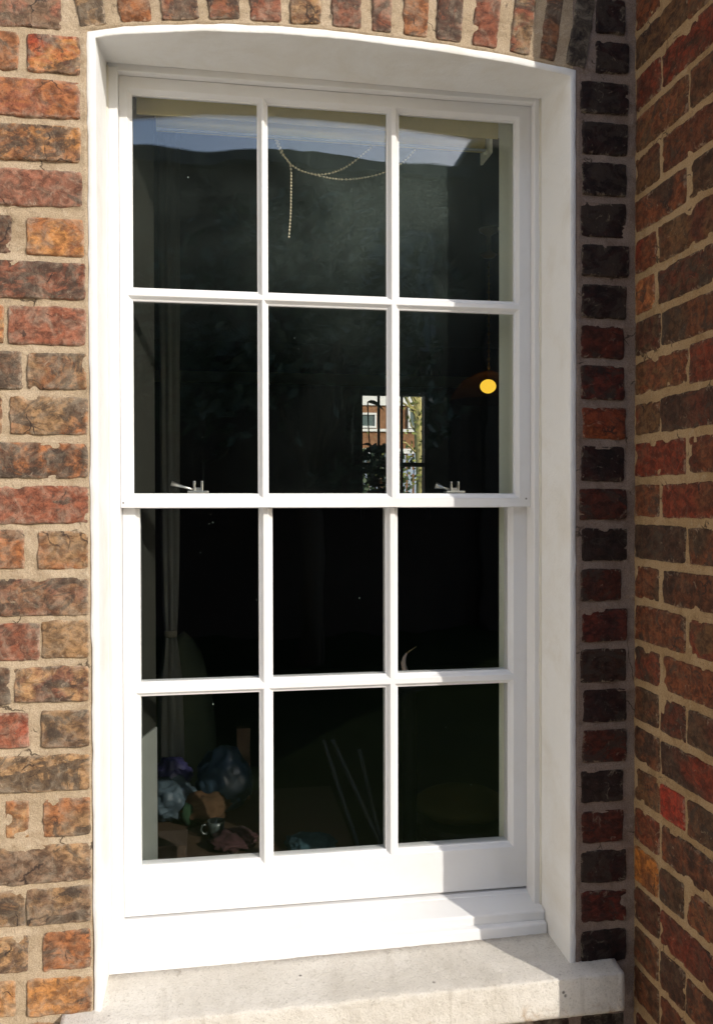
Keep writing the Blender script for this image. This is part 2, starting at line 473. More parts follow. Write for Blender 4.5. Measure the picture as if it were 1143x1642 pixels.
# ------------------------------------------------------------------ masonry collector
class Masonry:
    def __init__(s):
        s.v, s.q, s.mi, s.c1, s.c2, s.c3, s.par, s.n = [], [], [], [], [], [], [], 0
    def put(s, V, Q, mi, c1=(0, 0, 0), c2=(0, 0, 0), par=None, film=(.42, .35, .26)):
        V = np.asarray(V, float)
        s.v.append(V); s.q.append(np.asarray(Q)+s.n); s.n += len(V)
        s.mi.append(np.full(len(Q), mi))
        s.c1.append(np.tile([*c1, 1.0], (len(V), 1))); s.c2.append(np.tile([*c2, 1.0], (len(V), 1)))
        s.c3.append(np.tile([*film, 1.0], (len(V), 1)))
        s.par.append(par if par is not None else np.zeros((len(V), 3)))
    def grid(s, X, mi, flip=False):
        nz, nx, _ = X.shape
        I = np.arange(nz*nx).reshape(nz, nx)
        Q = np.stack([I[:-1, :-1], I[:-1, 1:], I[1:, 1:], I[1:, :-1]], -1).reshape(-1, 4)
        if flip: Q = Q[:, ::-1]
        s.put(X.reshape(-1, 3), Q, mi)
    def build(s, name, mats, parent=None):
        V = np.concatenate(s.v); Q = np.concatenate(s.q); M = np.concatenate(s.mi)
        me = bpy.data.meshes.new(name)
        me.from_pydata(V.tolist(), [], Q.tolist())
        me.polygons.foreach_set('material_index', M.astype(np.int32))
        me.polygons.foreach_set('use_smooth', np.ones(len(M), bool))
        for nm, arr in (('bcol', s.c1), ('bcol2', s.c2), ('bfilm', s.c3)):
            at = me.attributes.new(nm, 'FLOAT_COLOR', 'POINT')
            at.data.foreach_set('color', np.concatenate(arr).astype(np.float32).ravel())
        at = me.attributes.new('bpar', 'FLOAT_VECTOR', 'POINT')
        at.data.foreach_set('vector', np.concatenate(s.par).astype(np.float32).ravel())
        me.update()
        return link(name, me, mats, parent)

def brick(M, o, u, t, n, w, h, c1, c2, dark=0.4, res=0.0033, proud=0.0034, rough=1.0, mi=1, film=(.42, .35, .26)):
    """one hand-made brick: centre o, unit vectors u (length), t (height), n (out of the wall)"""
    o, u, t, n = (np.array(a, float) for a in (o, u, t, n))
    nx, nz = max(6, int(w/res)), max(5, int(h/res))
    def axis(k):
        s_ = np.linspace(-1, 1, k)
        return np.sign(s_)*(1-(1-np.abs(s_))**1.25)
    a, b = np.meshgrid(axis(nx), axis(nz))
    seed = RNG.uniform(0, 40)
    chipk = RNG.choice([0.002, 0.006, 0.014])
    ang = RNG.normal(0, 0.006)*rough
    mx = np.maximum(np.abs(a), np.abs(b))
    p = 15
    k = (np.abs(a)**p+np.abs(b)**p)**(1/p)
    rr = np.where(k > 1e-6, mx/np.maximum(k, 1e-6), 1)
    x = a*w/2*rr; z = b*h/2*rr
    x, z = x*math.cos(ang)-z*math.sin(ang), x*math.sin(ang)+z*math.cos(ang)
    P = (o+x[..., None]*u+z[..., None]*t).reshape(-1, 3)+seed
    d_edge = np.minimum(w/2*(1-np.abs(a)), h/2*(1-np.abs(b)))
    ew = np.clip(1-d_edge/0.012, 0, 1)**2
    jx = fbm(P, 55, 3, 0.6).reshape(nz, nx); jz = fbm(P+91.7, 55, 3, 0.6).reshape(nz, nx)
    x = x+jx*0.0030*ew*rough; z = z+jz*0.0030*ew*rough
    f1 = fbm(P+33.1, 24, 4, 0.55).reshape(nz, nx); f2 = fbm(P+5.7, 120, 3, 0.6).reshape(nz, nx)
    chip = np.clip(fbm(P+71.3, 42, 3).reshape(nz, nx)-0.05, 0, 1)
    e2 = np.clip(1-d_edge/0.0026, 0, 1)
    y = proud+rough*(f1*0.0026+f2*0.0011)-0.0004*ew-0.0016*e2**2-chip*chipk*np.clip(1-d_edge/0.016, 0, 1)*rough
    X = o+x[..., None]*u+z[..., None]*t+y[..., None]*n
    bord = (np.arange(nx) == 0) | (np.arange(nx) == nx-1)
    bm_ = np.zeros((nz, nx), bool); bm_[:, bord] = True; bm_[0] = True; bm_[-1] = True
    X[bm_] = X[bm_]-n*(y[bm_][:, None]+0.004)
    I = np.arange(nz*nx).reshape(nz, nx)
    Q = np.stack([I[:-1, :-1], I[:-1, 1:], I[1:, 1:], I[1:, :-1]], -1).reshape(-1, 4)
    if np.dot(np.cross(u, t), n) < 0: Q = Q[:, ::-1]
    par = np.stack([np.full(nx*nz, seed), np.full(nx*nz, dark), ew.reshape(-1)], -1)
    M.put(X.reshape(-1, 3), Q, mi, c1, c2, par, film)

ORANGE, YORANGE = S(164, 106, 66, .76), S(184, 130, 76, .76)
RED, BRED, PINK = S(142, 84, 62, .76), S(170, 76, 50, .76), S(152, 100, 80, .76)
PURPLE, BROWN, DBROWN = S(122, 82, 66, .76), S(138, 94, 64, .76), S(92, 64, 48, .76)
TAN, GREYTAN, GREY = S(176, 140, 100, .76), S(150, 120, 88, .76), S(120, 96, 78, .76)
PAL = [ORANGE, YORANGE, RED, PINK, PURPLE, BROWN, DBROWN, TAN, GREYTAN, GREY]

# ------------------------------------------------------------------ front wall
def arch_out(x):      # outer edge of the painted arch band
    return np.interp(x, [-0.01, 0.0, .06, .194, .322, .442, .60, .74, .8617, .872], [.752, .7566, .769, .786, .7925, .7925, .786, .7755, .7590, .756])
def arch_in(x):
    return np.interp(x, [0.0, .0126, .0593, .194, .3219, .4423, .60, .74, .8497, .87], [.742, .7473, .7555, .7725, .7785, .7785, .7715, .7615, .7475, .744])

PIER_X, PIER_END = 0.9805, -0.270
def joint_tilt(z):    # weather-struck bed joints: each bed leans out to its lower edge
    f = np.abs((z/0.075+0.5) % 1.0-0.5)*0.075
    s = ((z/0.075+0.5) % 1.0-0.5)*0.075
    return np.where(f < 0.011, -s*0.16, 0)

FW = Masonry()
def mortar_patch(M, x0, x1, z0, z1, st, mi=0, zlo=None):
    nx, nz = max(2, int((x1-x0)/st)+1), max(2, int((z1-z0)/st)+1)
    a = np.linspace(x0, x1, nx); b = np.linspace(0, 1, nz)
    A, B = np.meshgrid(a, b)
    Z = (zlo(A) if zlo is not None else z0)*(1-B)+z1*B
    P = np.stack([A, np.zeros_like(A), Z], -1).reshape(-1, 3)
    y = -(fbm(P, 38, 4, 0.6)*0.0022+fbm(P+9, 9, 2)*0.0012).reshape(A.shape)-joint_tilt(Z)
    near = np.clip(1-np.maximum(np.maximum(-A, A-0.8635), np.where((A > 0) & (A < .8635), Z-arch_out(A), 0))/0.011, 0, 1)*(Z > -0.9)
    y = y*(1-near*.7)-near*0.0016
    ins = np.minimum(np.minimum(A-0.0008, 0.8630-A), arch_out(A)-0.0008-Z)        # tucked in behind the painted band
    y = np.where((ins > 0) & (Z > -0.9), 0.004, y)
    M.grid(np.stack([A, y, Z], -1), mi)
mortar_patch(FW, -0.20, 0.0065, -0.98, 0.93, 0.0045)
mortar_patch(FW, 0.0065, 0.8565, 0.75, 0.93, 0.0045, 0, lambda a: arch_out(a)-0.006)
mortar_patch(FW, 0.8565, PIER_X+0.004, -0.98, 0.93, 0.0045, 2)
mortar_patch(FW, -1.9, -0.20, -1.75, 0.93, 0.03)
mortar_patch(FW, -1.9, PIER_X+0.3, 0.93, 1.9, 0.03)
mortar_patch(FW, -0.20, 0.80, -1.75, -0.98, 0.02)
mortar_patch(FW, 0.80, PIER_X+0.004, -1.75, -0.98, 0.02, 2)  # darker mortar stands in for the shade below the sill's right end
mortar_patch(FW, PIER_X+0.31, 3.05, -1.75, 1.9, 0.05)
EX, EZ, EN = (1, 0, 0), (0, 0, 1), (0, -1, 0)
def px2x(px): return -0.0862+(px-60)*0.00106
LEFT = {  # course: list of (px0, px1, main, second, dark)
 -1: [(-70, 100, GREY, PINK, .5)],
  0: [(-60, 36, ORANGE, BROWN, .3), (50, 129, BRED, YORANGE, .85)],
  1: [(-90, 128, ORANGE, RED, .25)],
  2: [(-80, 128, BROWN, YORANGE, .8)],
  3: [(-80, 130, PURPLE, PINK, .35)],
  4: [(-70, 24, DBROWN, PURPLE, .5), (48, 133, YORANGE, ORANGE, .3)],
  5: [(-60, 135, RED, PURPLE, .75)],
  6: [(-90, 12, ORANGE, TAN, .2), (20, 135, PINK, RED, .2)],
  7: [(-80, 38, DBROWN, GREY, .7), (48, 136, GREYTAN, BROWN, .8)],
  8: [(-90, 8, BROWN, TAN, .3), (22, 137, ORANGE, GREYTAN, .65)],
  9: [(-90, 137, ORANGE, DBROWN, .75)],
 10: [(-70, 137, PINK, RED, .3)],
 11: [(-80, 40, GREY, ORANGE, .6), (62, 137, ORANGE, GREYTAN, .25)],
 12: [(-60, 137, PURPLE, GREYTAN, .7)],
 13: [(-90, 62, RED, PURPLE, .3), (67, 137, GREYTAN, TAN, .3)],
 14: [(-90, 18, DBROWN, GREY, .8), (25, 137, TAN, PURPLE, .6)],
 15: [(-60, 45, BRED, RED, .3), (65, 137, GREYTAN, GREY, .65)],
 16: [(-80, 137, GREYTAN, TAN, .75)],
 17: [(-90, -15, TAN, BROWN, .4), (10, 45, TAN, ORANGE, .3), (67, 138, GREYTAN, ORANGE, .6)],
 18: [(-90, 138, TAN, GREY, .6)],
 19: [(-80, 38, GREYTAN, DBROWN, .7), (41, 138, GREYTAN, GREY, .65)],
 20: [(-90, 42, TAN, GREY, .6), (65, 138, ORANGE, BROWN, .55)],
 21: [(-90, 22, YORANGE, TAN, .2), (42, 139, YORANGE, BROWN, .4)],
 22: [(-90, 90, TAN, BROWN, .5)],
}
for j, row in LEFT.items():
    zc = (9.5-j)*0.075
    for p0, p1, c1, c2, dk in row:
        x0, x1 = px2x(p0), px2x(p1)
        brick(FW, ((x0+x1)/2, 0, zc+RNG.normal(0, .0012)), EX, EZ, EN, x1-x0+.004, 0.0655+RNG.normal(0, .0018), c1, c2, dk, 0.0034)
    # the wall beyond the picture's left edge
    x = px2x(row[0][0])-0.014
    while x > -1.9:
        w = random.choice((0.105, 0.215, 0.215)) + random.uniform(-.008, .008)
        brick(FW, (x-w/2, 0, zc), EX, EZ, EN, w, 0.06, random.choice(PAL), random.choice(PAL), random.uniform(.2, .8), 0.013)
        x -= w+0.014
# header strip between window and side wall
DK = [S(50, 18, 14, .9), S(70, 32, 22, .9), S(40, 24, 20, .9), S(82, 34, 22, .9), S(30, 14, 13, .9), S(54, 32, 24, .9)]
RCOL = {0: (2, 4), 1: (2, 4), 2: (4, 0), 3: (4, 0), 4: (4, 0), 5: (4, 2)}
for j in range(-2, 23):
    zc = (9.5-j)*0.075
    if j > 21: break
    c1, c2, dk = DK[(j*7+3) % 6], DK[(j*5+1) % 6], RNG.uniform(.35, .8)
    if j < 6: c1, c2, dk = S(30, 14, 13, .8), S(44, 18, 15, .8), .8  # black-fired bricks, with the dimmer light near the top put into their colour
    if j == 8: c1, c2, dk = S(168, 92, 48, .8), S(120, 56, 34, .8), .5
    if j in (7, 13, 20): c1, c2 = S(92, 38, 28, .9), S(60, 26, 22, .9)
    x0, x1 = 0.8725+RNG.normal(0, .0015), 0.9635+RNG.normal(0, .0035)
    if j < 0: x0 = 0.8995
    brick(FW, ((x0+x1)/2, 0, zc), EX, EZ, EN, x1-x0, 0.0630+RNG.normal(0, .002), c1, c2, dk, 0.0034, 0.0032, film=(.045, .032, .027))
# further courses above and below, coarse
for j in list(range(-12, -1))+list(range(23, 33)):
    zc = (9.5-j)*0.075
    if zc < -1.74: continue
    x = -1.9+random.uniform(0, .1)
    while x < 0.94:
        w = random.choice((0.105, 0.215, 0.215)) + random.uniform(-.006, .006)
        if x+w > 0.97: w = 0.965-x
        if w > 0.03 and not (zc < -0.98 and False):
            skip = (j in (-2, -3) and x+w > -0.08)
            if not skip:
                pal = DK if (x+w > 0.80 and zc < 0) else PAL  # dark bricks at lower right, shade under the sill included in the palette
                brick(FW, (x+w/2, 0, zc), EX, EZ, EN, w, 0.06, random.choice(pal), random.choice(pal), random.uniform(.2, .8), 0.012)
        x += w+0.012
for j in range(-12, 33):
    zc = (9.5-j)*0.075
    x = 1.315+random.uniform(0, .1)
    while x < 2.85 and zc > -1.72:
        w = random.choice((0.105, 0.215, 0.215))
        brick(FW, (x+w/2, 0, zc), EX, EZ, EN, w, 0.06, random.choice(PAL), random.choice(PAL), random.uniform(.2, .8), 0.02)
        x += w+0.012
wall = FW.build('brick_wall', [MORTAR, BRICK, MORTAR_GREY])
tag(wall, 'weathered stock brick wall the white sash window is set in, sunlit at its left', 'brick wall')
# the arch of upright bricks over the window: a part of the wall
AR = Masonry()
vous = [(-.020, .027, GREYTAN, TAN, .7), (.047, .1005, BRED, ORANGE, .2), (.117, .1815, RED, ORANGE, .7), (.196, .252, BROWN, RED, .75), (.268, .324, RED, PINK, .35),
        (.336, .393, BROWN, TAN, .4), (.410, .464, PURPLE, RED, .35), (.482, .520, PINK, RED, .4), (.5376, .585, BROWN, ORANGE, .4), (.600, .6486, RED, PURPLE, .6),
        (.667, .7162, PINK, RED, .2), (.738, .779, RED, GREYTAN, .4), (.795, .828, BROWN, RED, .7), (.848, .887, DK[4], DK[2], .8)]
for x0, x1, c1, c2, dk in vous:
    xm = (x0+x1)/2
    ang = (xm-0.43)/2.75
    base = float(arch_out(xm))+0.0075
    u = (math.cos(ang), 0, -math.sin(ang)); t = (math.sin(ang), 0, math.cos(ang))
    x_b = xm-math.sin(ang)*0.035
    c = (x_b+math.sin(ang)*0.108, 0, base+math.cos(ang)*0.108)
    brick(AR, c, u, t, EN, x1-x0+.001, 0.218, tuple(v*.85 for v in c1), tuple(v*.85 for v in c2), min(1, dk+.15), 0.0036, 0.0040)
AR.build('brick_arch', [BRICK, BRICK], wall)
# wall core behind the facing
bm = bmesh.new()
box(bm, -1.9, 0.0095, 0.012, 0.325, -1.75, 1.9)
box(bm, 0.8560, 3.05, 0.012, 0.325, -1.75, 1.9)
box(bm, 0.0095, 0.8560, 0.012, 0.325, 0.80, 1.9)
box(bm, 0.0095, 0.8560, 0.012, 0.325, -1.75, -0.972)
box(bm, 0.0095, 0.8560, 0.16, 0.325, -0.972, -0.885)
from_bm('wall_core', bm, simple_mat('rough_brick_core', (0.2, 0.15, 0.11), 0.9), wall)

# painted reveal and arris band
def reveal():
    legz = list(np.linspace(-0.915, 0.735, 76))
    pts = []
    def wob(p, s, a): return float(fbm(np.array([[p[0]+s, p[1], p[2]+s*.37]]), 40, 3)[0])*a
    for z in legz:
        k = (z+0.9)/1.65
        xo = 0.0012-0.0032*k
        pts.append(((xo, z), (0.0131-0.0012*k, z), (0.0150, z)))
    pts.append(((-0.0012, .7555), (0.0126, .7460), (0.0147, .772)))
    xs = np.linspace(0.03, 0.84, 56)
    for x in xs:
        zi = float(arch_in(x)); 
        xb = 0.0147+(0.844-0.0147)*(x-0.0126)/(0.8505-0.0126)
        pts.append(((x*1.0, float(arch_out(x))), (x, zi), (xb, 0.772-0.006*(xb/0.84))))
    pts.append(((0.8620, .7590), (0.8507, .7462), (0.8440, .765)))
    for z in legz[::-1]:
        k = (z+0.9)/1.65
        pts.append(((0.8640-0.0016*k, z), (0.8513-0.0006*k, z), (0.8458-0.0020*k, z)))
    bm = bmesh.new()
    rows = []
    for o_, i_, b_ in pts:
        wo = wob((o_[0], 0, o_[1]), 3.3, 0.0019); wi = wob((i_[0], 0, i_[1]), 8.1, 0.0007)
        O = Vector((o_[0], 0, o_[1])); I = Vector((i_[0], 0, i_[1])); B = Vector((b_[0], 0.135, b_[1]))
        d = (O-I).normalized()
        O = O+d*wo; I = I+d*wi
        prof = [O+Vector((0, 0.006, 0)), O+Vector((0, -0.0006, 0)), O-d*0.0016+Vector((0, -0.0020+wo*.3, 0)), O.lerp(I, .55)+Vector((0, -0.0026, 0)),
                I+d*0.0018+Vector((0, -0.0024, 0)), I+d*0.0004+Vector((0, -0.0016, 0)), I+Vector((0, -0.0002, 0))]
        for q in (0.25, 0.5, 0.75, 1.0):
            p = I.lerp(B, q)
            p.y = 0.135*q
            rows_w = wob((p.x, p.y, p.z), 1.7, 0.0006)
            prof.append(p+d*rows_w)
        rows.append([bm.verts.new(p) for p in prof])
    for a, b in zip(rows, rows[1:]):
        for k in range(len(a)-1):
            f = bm.faces.new((a[k], b[k], b[k+1], a[k+1]))
            f.smooth = True
    return bm
from_bm('painted_reveal', reveal(), PAINT_MAS, wall)

# ------------------------------------------------------------------ side wall (right), ends just outside the picture
SW = Masonry()
def side_patch(M, y0, y1, z0, z1, st):
    ny, nz = max(2, int((y1-y0)/st)+1), max(2, int((z1-z0)/st)+1)
    A, Z = np.meshgrid(np.linspace(y0, y1, ny), np.linspace(z0, z1, nz))
    P = np.stack([np.full_like(A, 3.0), A, Z], -1).reshape(-1, 3)
    x = PIER_X-(fbm(P, 38, 4, 0.6)*0.0022+fbm(P+9, 9, 2)*0.0012).reshape(A.shape)
    M.grid(np.stack([x, A, Z], -1), 0, True)
side_patch(SW, PIER_END, 0.004, -1.05, 0.93, 0.0045)
side_patch(SW, PIER_END, 0.004, 0.93, 1.9, 0.03)
side_patch(SW, PIER_END, 0.004, -1.75, -1.05, 0.03)
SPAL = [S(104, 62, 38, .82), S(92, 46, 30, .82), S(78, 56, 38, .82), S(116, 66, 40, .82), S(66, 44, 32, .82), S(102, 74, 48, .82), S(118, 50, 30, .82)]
EY, XN = (0, -1, 0), (-1, 0, 0)
for j in range(-15, 33):
    zc = (9.5-j)*0.075+0.006
    if zc > 1.88 or zc < -1.02: continue
    k = j % 2
    near = -2 <= j <= 22
    if j >= 15: segs = [(.005, .090), (.099, .177), (.187, .269)] if k else [(.005, .092), (.101, .269)]
    elif j in (4, 5): segs = [(.004, .075), (.087, .269)]
    else: segs = [(.005, .178), (.188, .269)] if k else [(.005, .091), (.101, .269)]
    for y0, y1 in segs:
        y0 += RNG.normal(0, .003) if y0 > .01 else 0
        y1 += RNG.normal(0, .002) if y1 < .26 else 0
        c1, c2 = SPAL[RNG.integers(0, 7)], SPAL[RNG.integers(0, 7)]
        if j == 17 and y0 < .15 and y0 > .05: c1 = c2 = S(150, 52, 34, .85)
        if j == 5 and y0 < .02: c1, c2 = S(190, 132, 80, .8), S(150, 90, 55, .8)
        if j == 19 and y0 < .02: c1, c2 = S(190, 120, 50, .8), S(130, 80, 45, .8)
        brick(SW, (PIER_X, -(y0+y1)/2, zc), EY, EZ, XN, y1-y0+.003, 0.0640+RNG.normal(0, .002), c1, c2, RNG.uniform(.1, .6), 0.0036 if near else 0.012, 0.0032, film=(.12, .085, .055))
    # end face of the pier
    if k: segs = [(.012, .11), (.125, .325)]
    else: segs = [(.012, .215), (.23, .325)]
    for a, b in segs:
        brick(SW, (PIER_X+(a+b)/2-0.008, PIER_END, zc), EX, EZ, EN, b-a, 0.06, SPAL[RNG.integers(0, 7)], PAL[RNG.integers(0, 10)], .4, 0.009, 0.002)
a = np.array([[[PIER_X, PIER_END, -1.75], [PIER_X+.33, PIER_END, -1.75]], [[PIER_X, PIER_END, 1.9], [PIER_X+.33, PIER_END, 1.9]]])
SW.grid(a, 0)
a = np.array([[[PIER_X+.33, PIER_END, -1.75], [PIER_X+.33, 0.0, -1.75]], [[PIER_X+.33, PIER_END, 1.9], [PIER_X+.33, 0.0, 1.9]]])
SW.grid(a, 0)
a = np.array([[[PIER_X, PIER_END, 1.9], [PIER_X+.33, PIER_END, 1.9]], [[PIER_X, 0, 1.9], [PIER_X+.33, 0, 1.9]]])
SW.grid(a, 0)
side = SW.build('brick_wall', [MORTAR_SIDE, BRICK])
tag(side, 'shaded brown brick side wall standing at a right angle to the window at the right', 'brick wall')
# cement plinth with a splayed top at its foot
bm = bmesh.new()
prof = [(PIER_X-0.0005, -1.012), (PIER_X-0.022, -1.040), (PIER_X-0.024, -1.75), (PIER_X+0.1, -1.75), (PIER_X+0.1, -1.012)]
ys = np.linspace(PIER_END-0.004, -0.001, 14)
rings = []
for y in ys:
    r = []
    for x, z in prof:
        w = float(fbm(np.array([[x, y, z]]), 30, 3)[0])*0.003
        r.append(bm.verts.new((x+w, y, z+w)))
    rings.append(r)
for a, b in zip(rings, rings[1:]):
    for k in range(5): bm.faces.new((a[k], b[k], b[(k+1) % 5], a[(k+1) % 5]))
bm.faces.new(rings[0]); bm.faces.new(rings[-1][::-1])
from_bm('cement_plinth', bm, mat_mortar('brown_cement_render', (0.20, 0.15, 0.10), (0.26, 0.20, 0.14), (0.30, 0.26, 0.2)), side)

# ------------------------------------------------------------------ stone sill
def stone_sill():
    x0, x1, yf, yb = -0.050, 0.9385, -0.044, 0.118
    prof = [(yb, -0.972), (yb, -0.8815)]
    tops = np.linspace(yb, yf+0.004, 14)
    prof = [(y, -0.8815-0.0135*(yb-y)/(yb-yf)) for y in tops]
    prof += [(yf+0.001, -0.8963), (yf-0.0002, -0.8985)]
    prof += [(yf, z) for z in np.linspace(-0.905, -0.962, 8)] + [(yf+0.003, -0.9675), (0.0, -0.969)]
    nx = 130
    V = []
    for x in np.linspace(x0, x1, nx):
        for y, z in prof:
            V.append((x, y, z+0.0045*(x-0.45)/0.5))
    V = np.array(V)
    d = fbm(V, 30, 4, 0.6)*0.0020+fbm(V+4, 110, 3, 0.6)*0.0012
    front = (V[:, 1] < yf+0.002)
    V[:, 1] += np.where(front, d*1.7, d*0.3)
    V[:, 2] += np.where(front, d*0.4, d*0.7)
    V[:, 0] += np.where((V[:, 0] > x1-1e-4), d*1.5, 0)
    k = len(prof)
    bm = bmesh.new()
    vs = [bm.verts.new(v) for v in V]
    for i in range(nx-1):
        for j in range(k-1):
            f = bm.faces.new((vs[i*k+j], vs[i*k+j+1], vs[(i+1)*k+j+1], vs[(i+1)*k+j]))
            f.smooth = True
    bm.faces.new([vs[j] for j in range(k)]); bm.faces.new([vs[(nx-1)*k+j] for j in range(k)][::-1])
    return bm
o = from_bm('stone_sill', stone_sill(), STONE)
tag(o, 'pale stone window sill with rusty stains projecting under the white timber sill', 'window sill')

# ------------------------------------------------------------------ the sash window
WIN = empty('sash_window', (0.43, 0.15, -0.87), 'white painted timber sash window of twelve panes under a shallow brick arch', 'window')
bm = bmesh.new()
box(bm, 0.0105, 0.0338, 0.1270, 0.30, -0.878, 0.765, 0.0035, 3)
box(bm, 0.8313, 0.8560, 0.1270, 0.30, -0.878, 0.765, 0.0035, 3)
box(bm, 0.0150, 0.8520, 0.1285, 0.30, 0.7572, 0.80, 0.0030, 3)
from_bm('box_frame', bm, PAINT, WIN)

def sash(name, x0, x1, z0, z1, ox, oz, yf, thick, sc, glassmat):
    """stiles and rails with putty chamfers, glazing bars and glass"""
    cx, cz = CAM.x, CAM.z
    ox = [(cx+(a-cx)*sc, cx+(b-cx)*sc) for a, b in ox]
    oz = [(cz+(a-cz)*sc, cz+(b-cz)*sc) for a, b in oz]
    rings = [(0.0088, 0.0), (0.0078, 0.0007), (0.0034, 0.0080), (0.0028, 0.0088), (0.0006, 0.0098), (0.0, 0.0106), (0.0, 0.0165)]
    BE = [(0.0, 0.0165), (0.0, thick-0.006), (0.004, thick-0.002), (0.007, thick)]
    fr, gb = bmesh.new(), bmesh.new()
    E = rings[0][0]
    xs = sorted([x0, x1]+[v for a, b in ox for v in (a-E, b+E)])
    zs = sorted([z0, z1]+[v for a, b in oz for v in (a-E, b+E)])
    def is_open(i, j): return i % 2 == 1 and j % 2 == 1
    def q(bm, p, sm=False):
        f = bm.faces.new([bm.verts.new(v) for v in p])
        f.smooth = sm
    for yy, ee, sg in ((yf, E, 1), (yf+thick, 0.007, -1)):
        xs_ = sorted([x0, x1]+[v for a, b in ox for v in (a-ee, b+ee)])
        zs_ = sorted([z0, z1]+[v for a, b in oz for v in (a-ee, b+ee)])
        for i in range(len(xs_)-1):
            for j in range(len(zs_)-1):
                if is_open(i, j): continue
                inner = (0 < i < len(xs_)-2) and (0 < j < len(zs_)-2)
                q(gb if inner else fr, [(xs_[i], yy, zs_[j]), (xs_[i+1], yy, zs_[j]), (xs_[i+1], yy, zs_[j+1]), (xs_[i], yy, zs_[j+1])])
    for a, (xa, xb) in enumerate(ox):
        for b, (za, zb) in enumerate(oz):
            for lst in (rings, BE):
                for (e0, d0), (e1, d1) in zip(lst, lst[1:]):
                    for sd in range(4):
                        if sd == 0: p = [(xa-e0, d0, za-e0), (xa-e1, d1, za-e1), (xa-e1, d1, zb+e1), (xa-e0, d0, zb+e0)]; bar = a > 0
                        if sd == 1: p = [(xb+e0, d0, za-e0), (xb+e1, d1, za-e1), (xb+e1, d1, zb+e1), (xb+e0, d0, zb+e0)]; bar = a < len(ox)-1
                        if sd == 2: p = [(xa-e0, d0, za-e0), (xa-e1, d1, za-e1), (xb+e1, d1, za-e1), (xb+e0, d0, za-e0)]; bar = b > 0
                        if sd == 3: p = [(xa-e0, d0, zb+e0), (xa-e1, d1, zb+e1), (xb+e1, d1, zb+e1), (xb+e0, d0, zb+e0)]; bar = b < len(oz)-1
                        q(gb if bar else fr, [(X, yf+Y, Z) for X, Y, Z in p])
    y1 = yf+thick
    for p in ([(x0, yf, z0), (x0, y1, z0), (x0, y1, z1), (x0, yf, z1)], [(x1, yf, z0), (x1, y1, z0), (x1, y1, z1), (x1, yf, z1)],
              [(x0, yf, z0), (x1, yf, z0), (x1, y1, z0), (x0, y1, z0)], [(x0, yf, z1), (x1, yf, z1), (x1, y1, z1), (x0, y1, z1)]):
        q(fr, p)
    for bm in (fr, gb):
        bmesh.ops.remove_doubles(bm, verts=bm.verts, dist=1e-5)
    # soften the outer arris
    es = [e for e in fr.edges if len(e.link_faces) == 2 and e.calc_face_angle(0) > 1.2 and all(abs(v.co.y-yf) < 1e-5 for v in e.verts)]
    bmesh.ops.bevel(fr, geom=es, offset=0.0012, segments=2, profile=0.6, affect='EDGES')
    s = from_bm(name, fr, PAINT, WIN)
    g = from_bm('glazing_bars', gb, PAINT, s)
    g.matrix_parent_inverse = s.matrix_basis.inverted()
    gm = bmesh.new()
    for xa, xb in ox:
        for za, zb in oz:
            for ya, tw in ((yf+.0128, 0.0), (yf+.0182, random.uniform(-.0005, .0005))):      # sealed double glazing
                vs = [gm.verts.new((x, y+(tw if x > xa else 0)+(tw*.6 if z > za else 0), z)) for x in (xa-.003, xb+.003) for y in (ya, ya+.0022) for z in (za-.003, zb+.003)]
                for k, ix in enumerate(((0, 1, 3, 2), (4, 6, 7, 5), (0, 4, 5, 1), (2, 3, 7, 6), (0, 2, 6, 4), (1, 5, 7, 3))):
                    f = gm.faces.new([vs[i] for i in ix])
                    f.material_index = 0 if (k == 2 and ya < yf+.015) else 1
    gg = from_bm('glass', gm, [glassmat, GLASS_C], s)
    gg.matrix_parent_inverse = s.matrix_basis.inverted()
    return s
UX = [(.0578, .2875), (.3078, .5371), (.5622, .7950)]
UZ = [(-.0165, .3415), (.3665, .7215)]
LX = [(.0668, .2895), (.3159, .5371), (.5623, .7893)]
LZ = [(-.7205, -.3992), (-.3722, -.044)]
upper = sash('upper_sash', 0.0345, 0.8305, -0.0425, 0.7565, UX, UZ, 0.145, 0.0225, 1.0066, GLASS_D)
lower = sash('lower_sash', 0.0347, 0.8310, -0.8185, -0.0155, LX, LZ, 0.168, 0.040, 1.0095, GLASS_L)
# screw heads in the meeting rail's corners: small plugs
bm = bmesh.new()
for x, z in ((0.0385, -0.0335), (0.8215, -0.0265)):
    lathe_pts = [(0.0004, 0), (0.0021, 0), (0.0021, 0.0012)]
    tube(bm, [(x, 0.1465, z), (x, 0.1445, z)], [0.0021, 0.0019], 10)
from_bm('screw_plug', bm, simple_mat('dull_screw_metal', (0.25, 0.24, 0.23), 0.5, metal=.6), upper).matrix_parent_inverse = upper.matrix_basis.inverted()
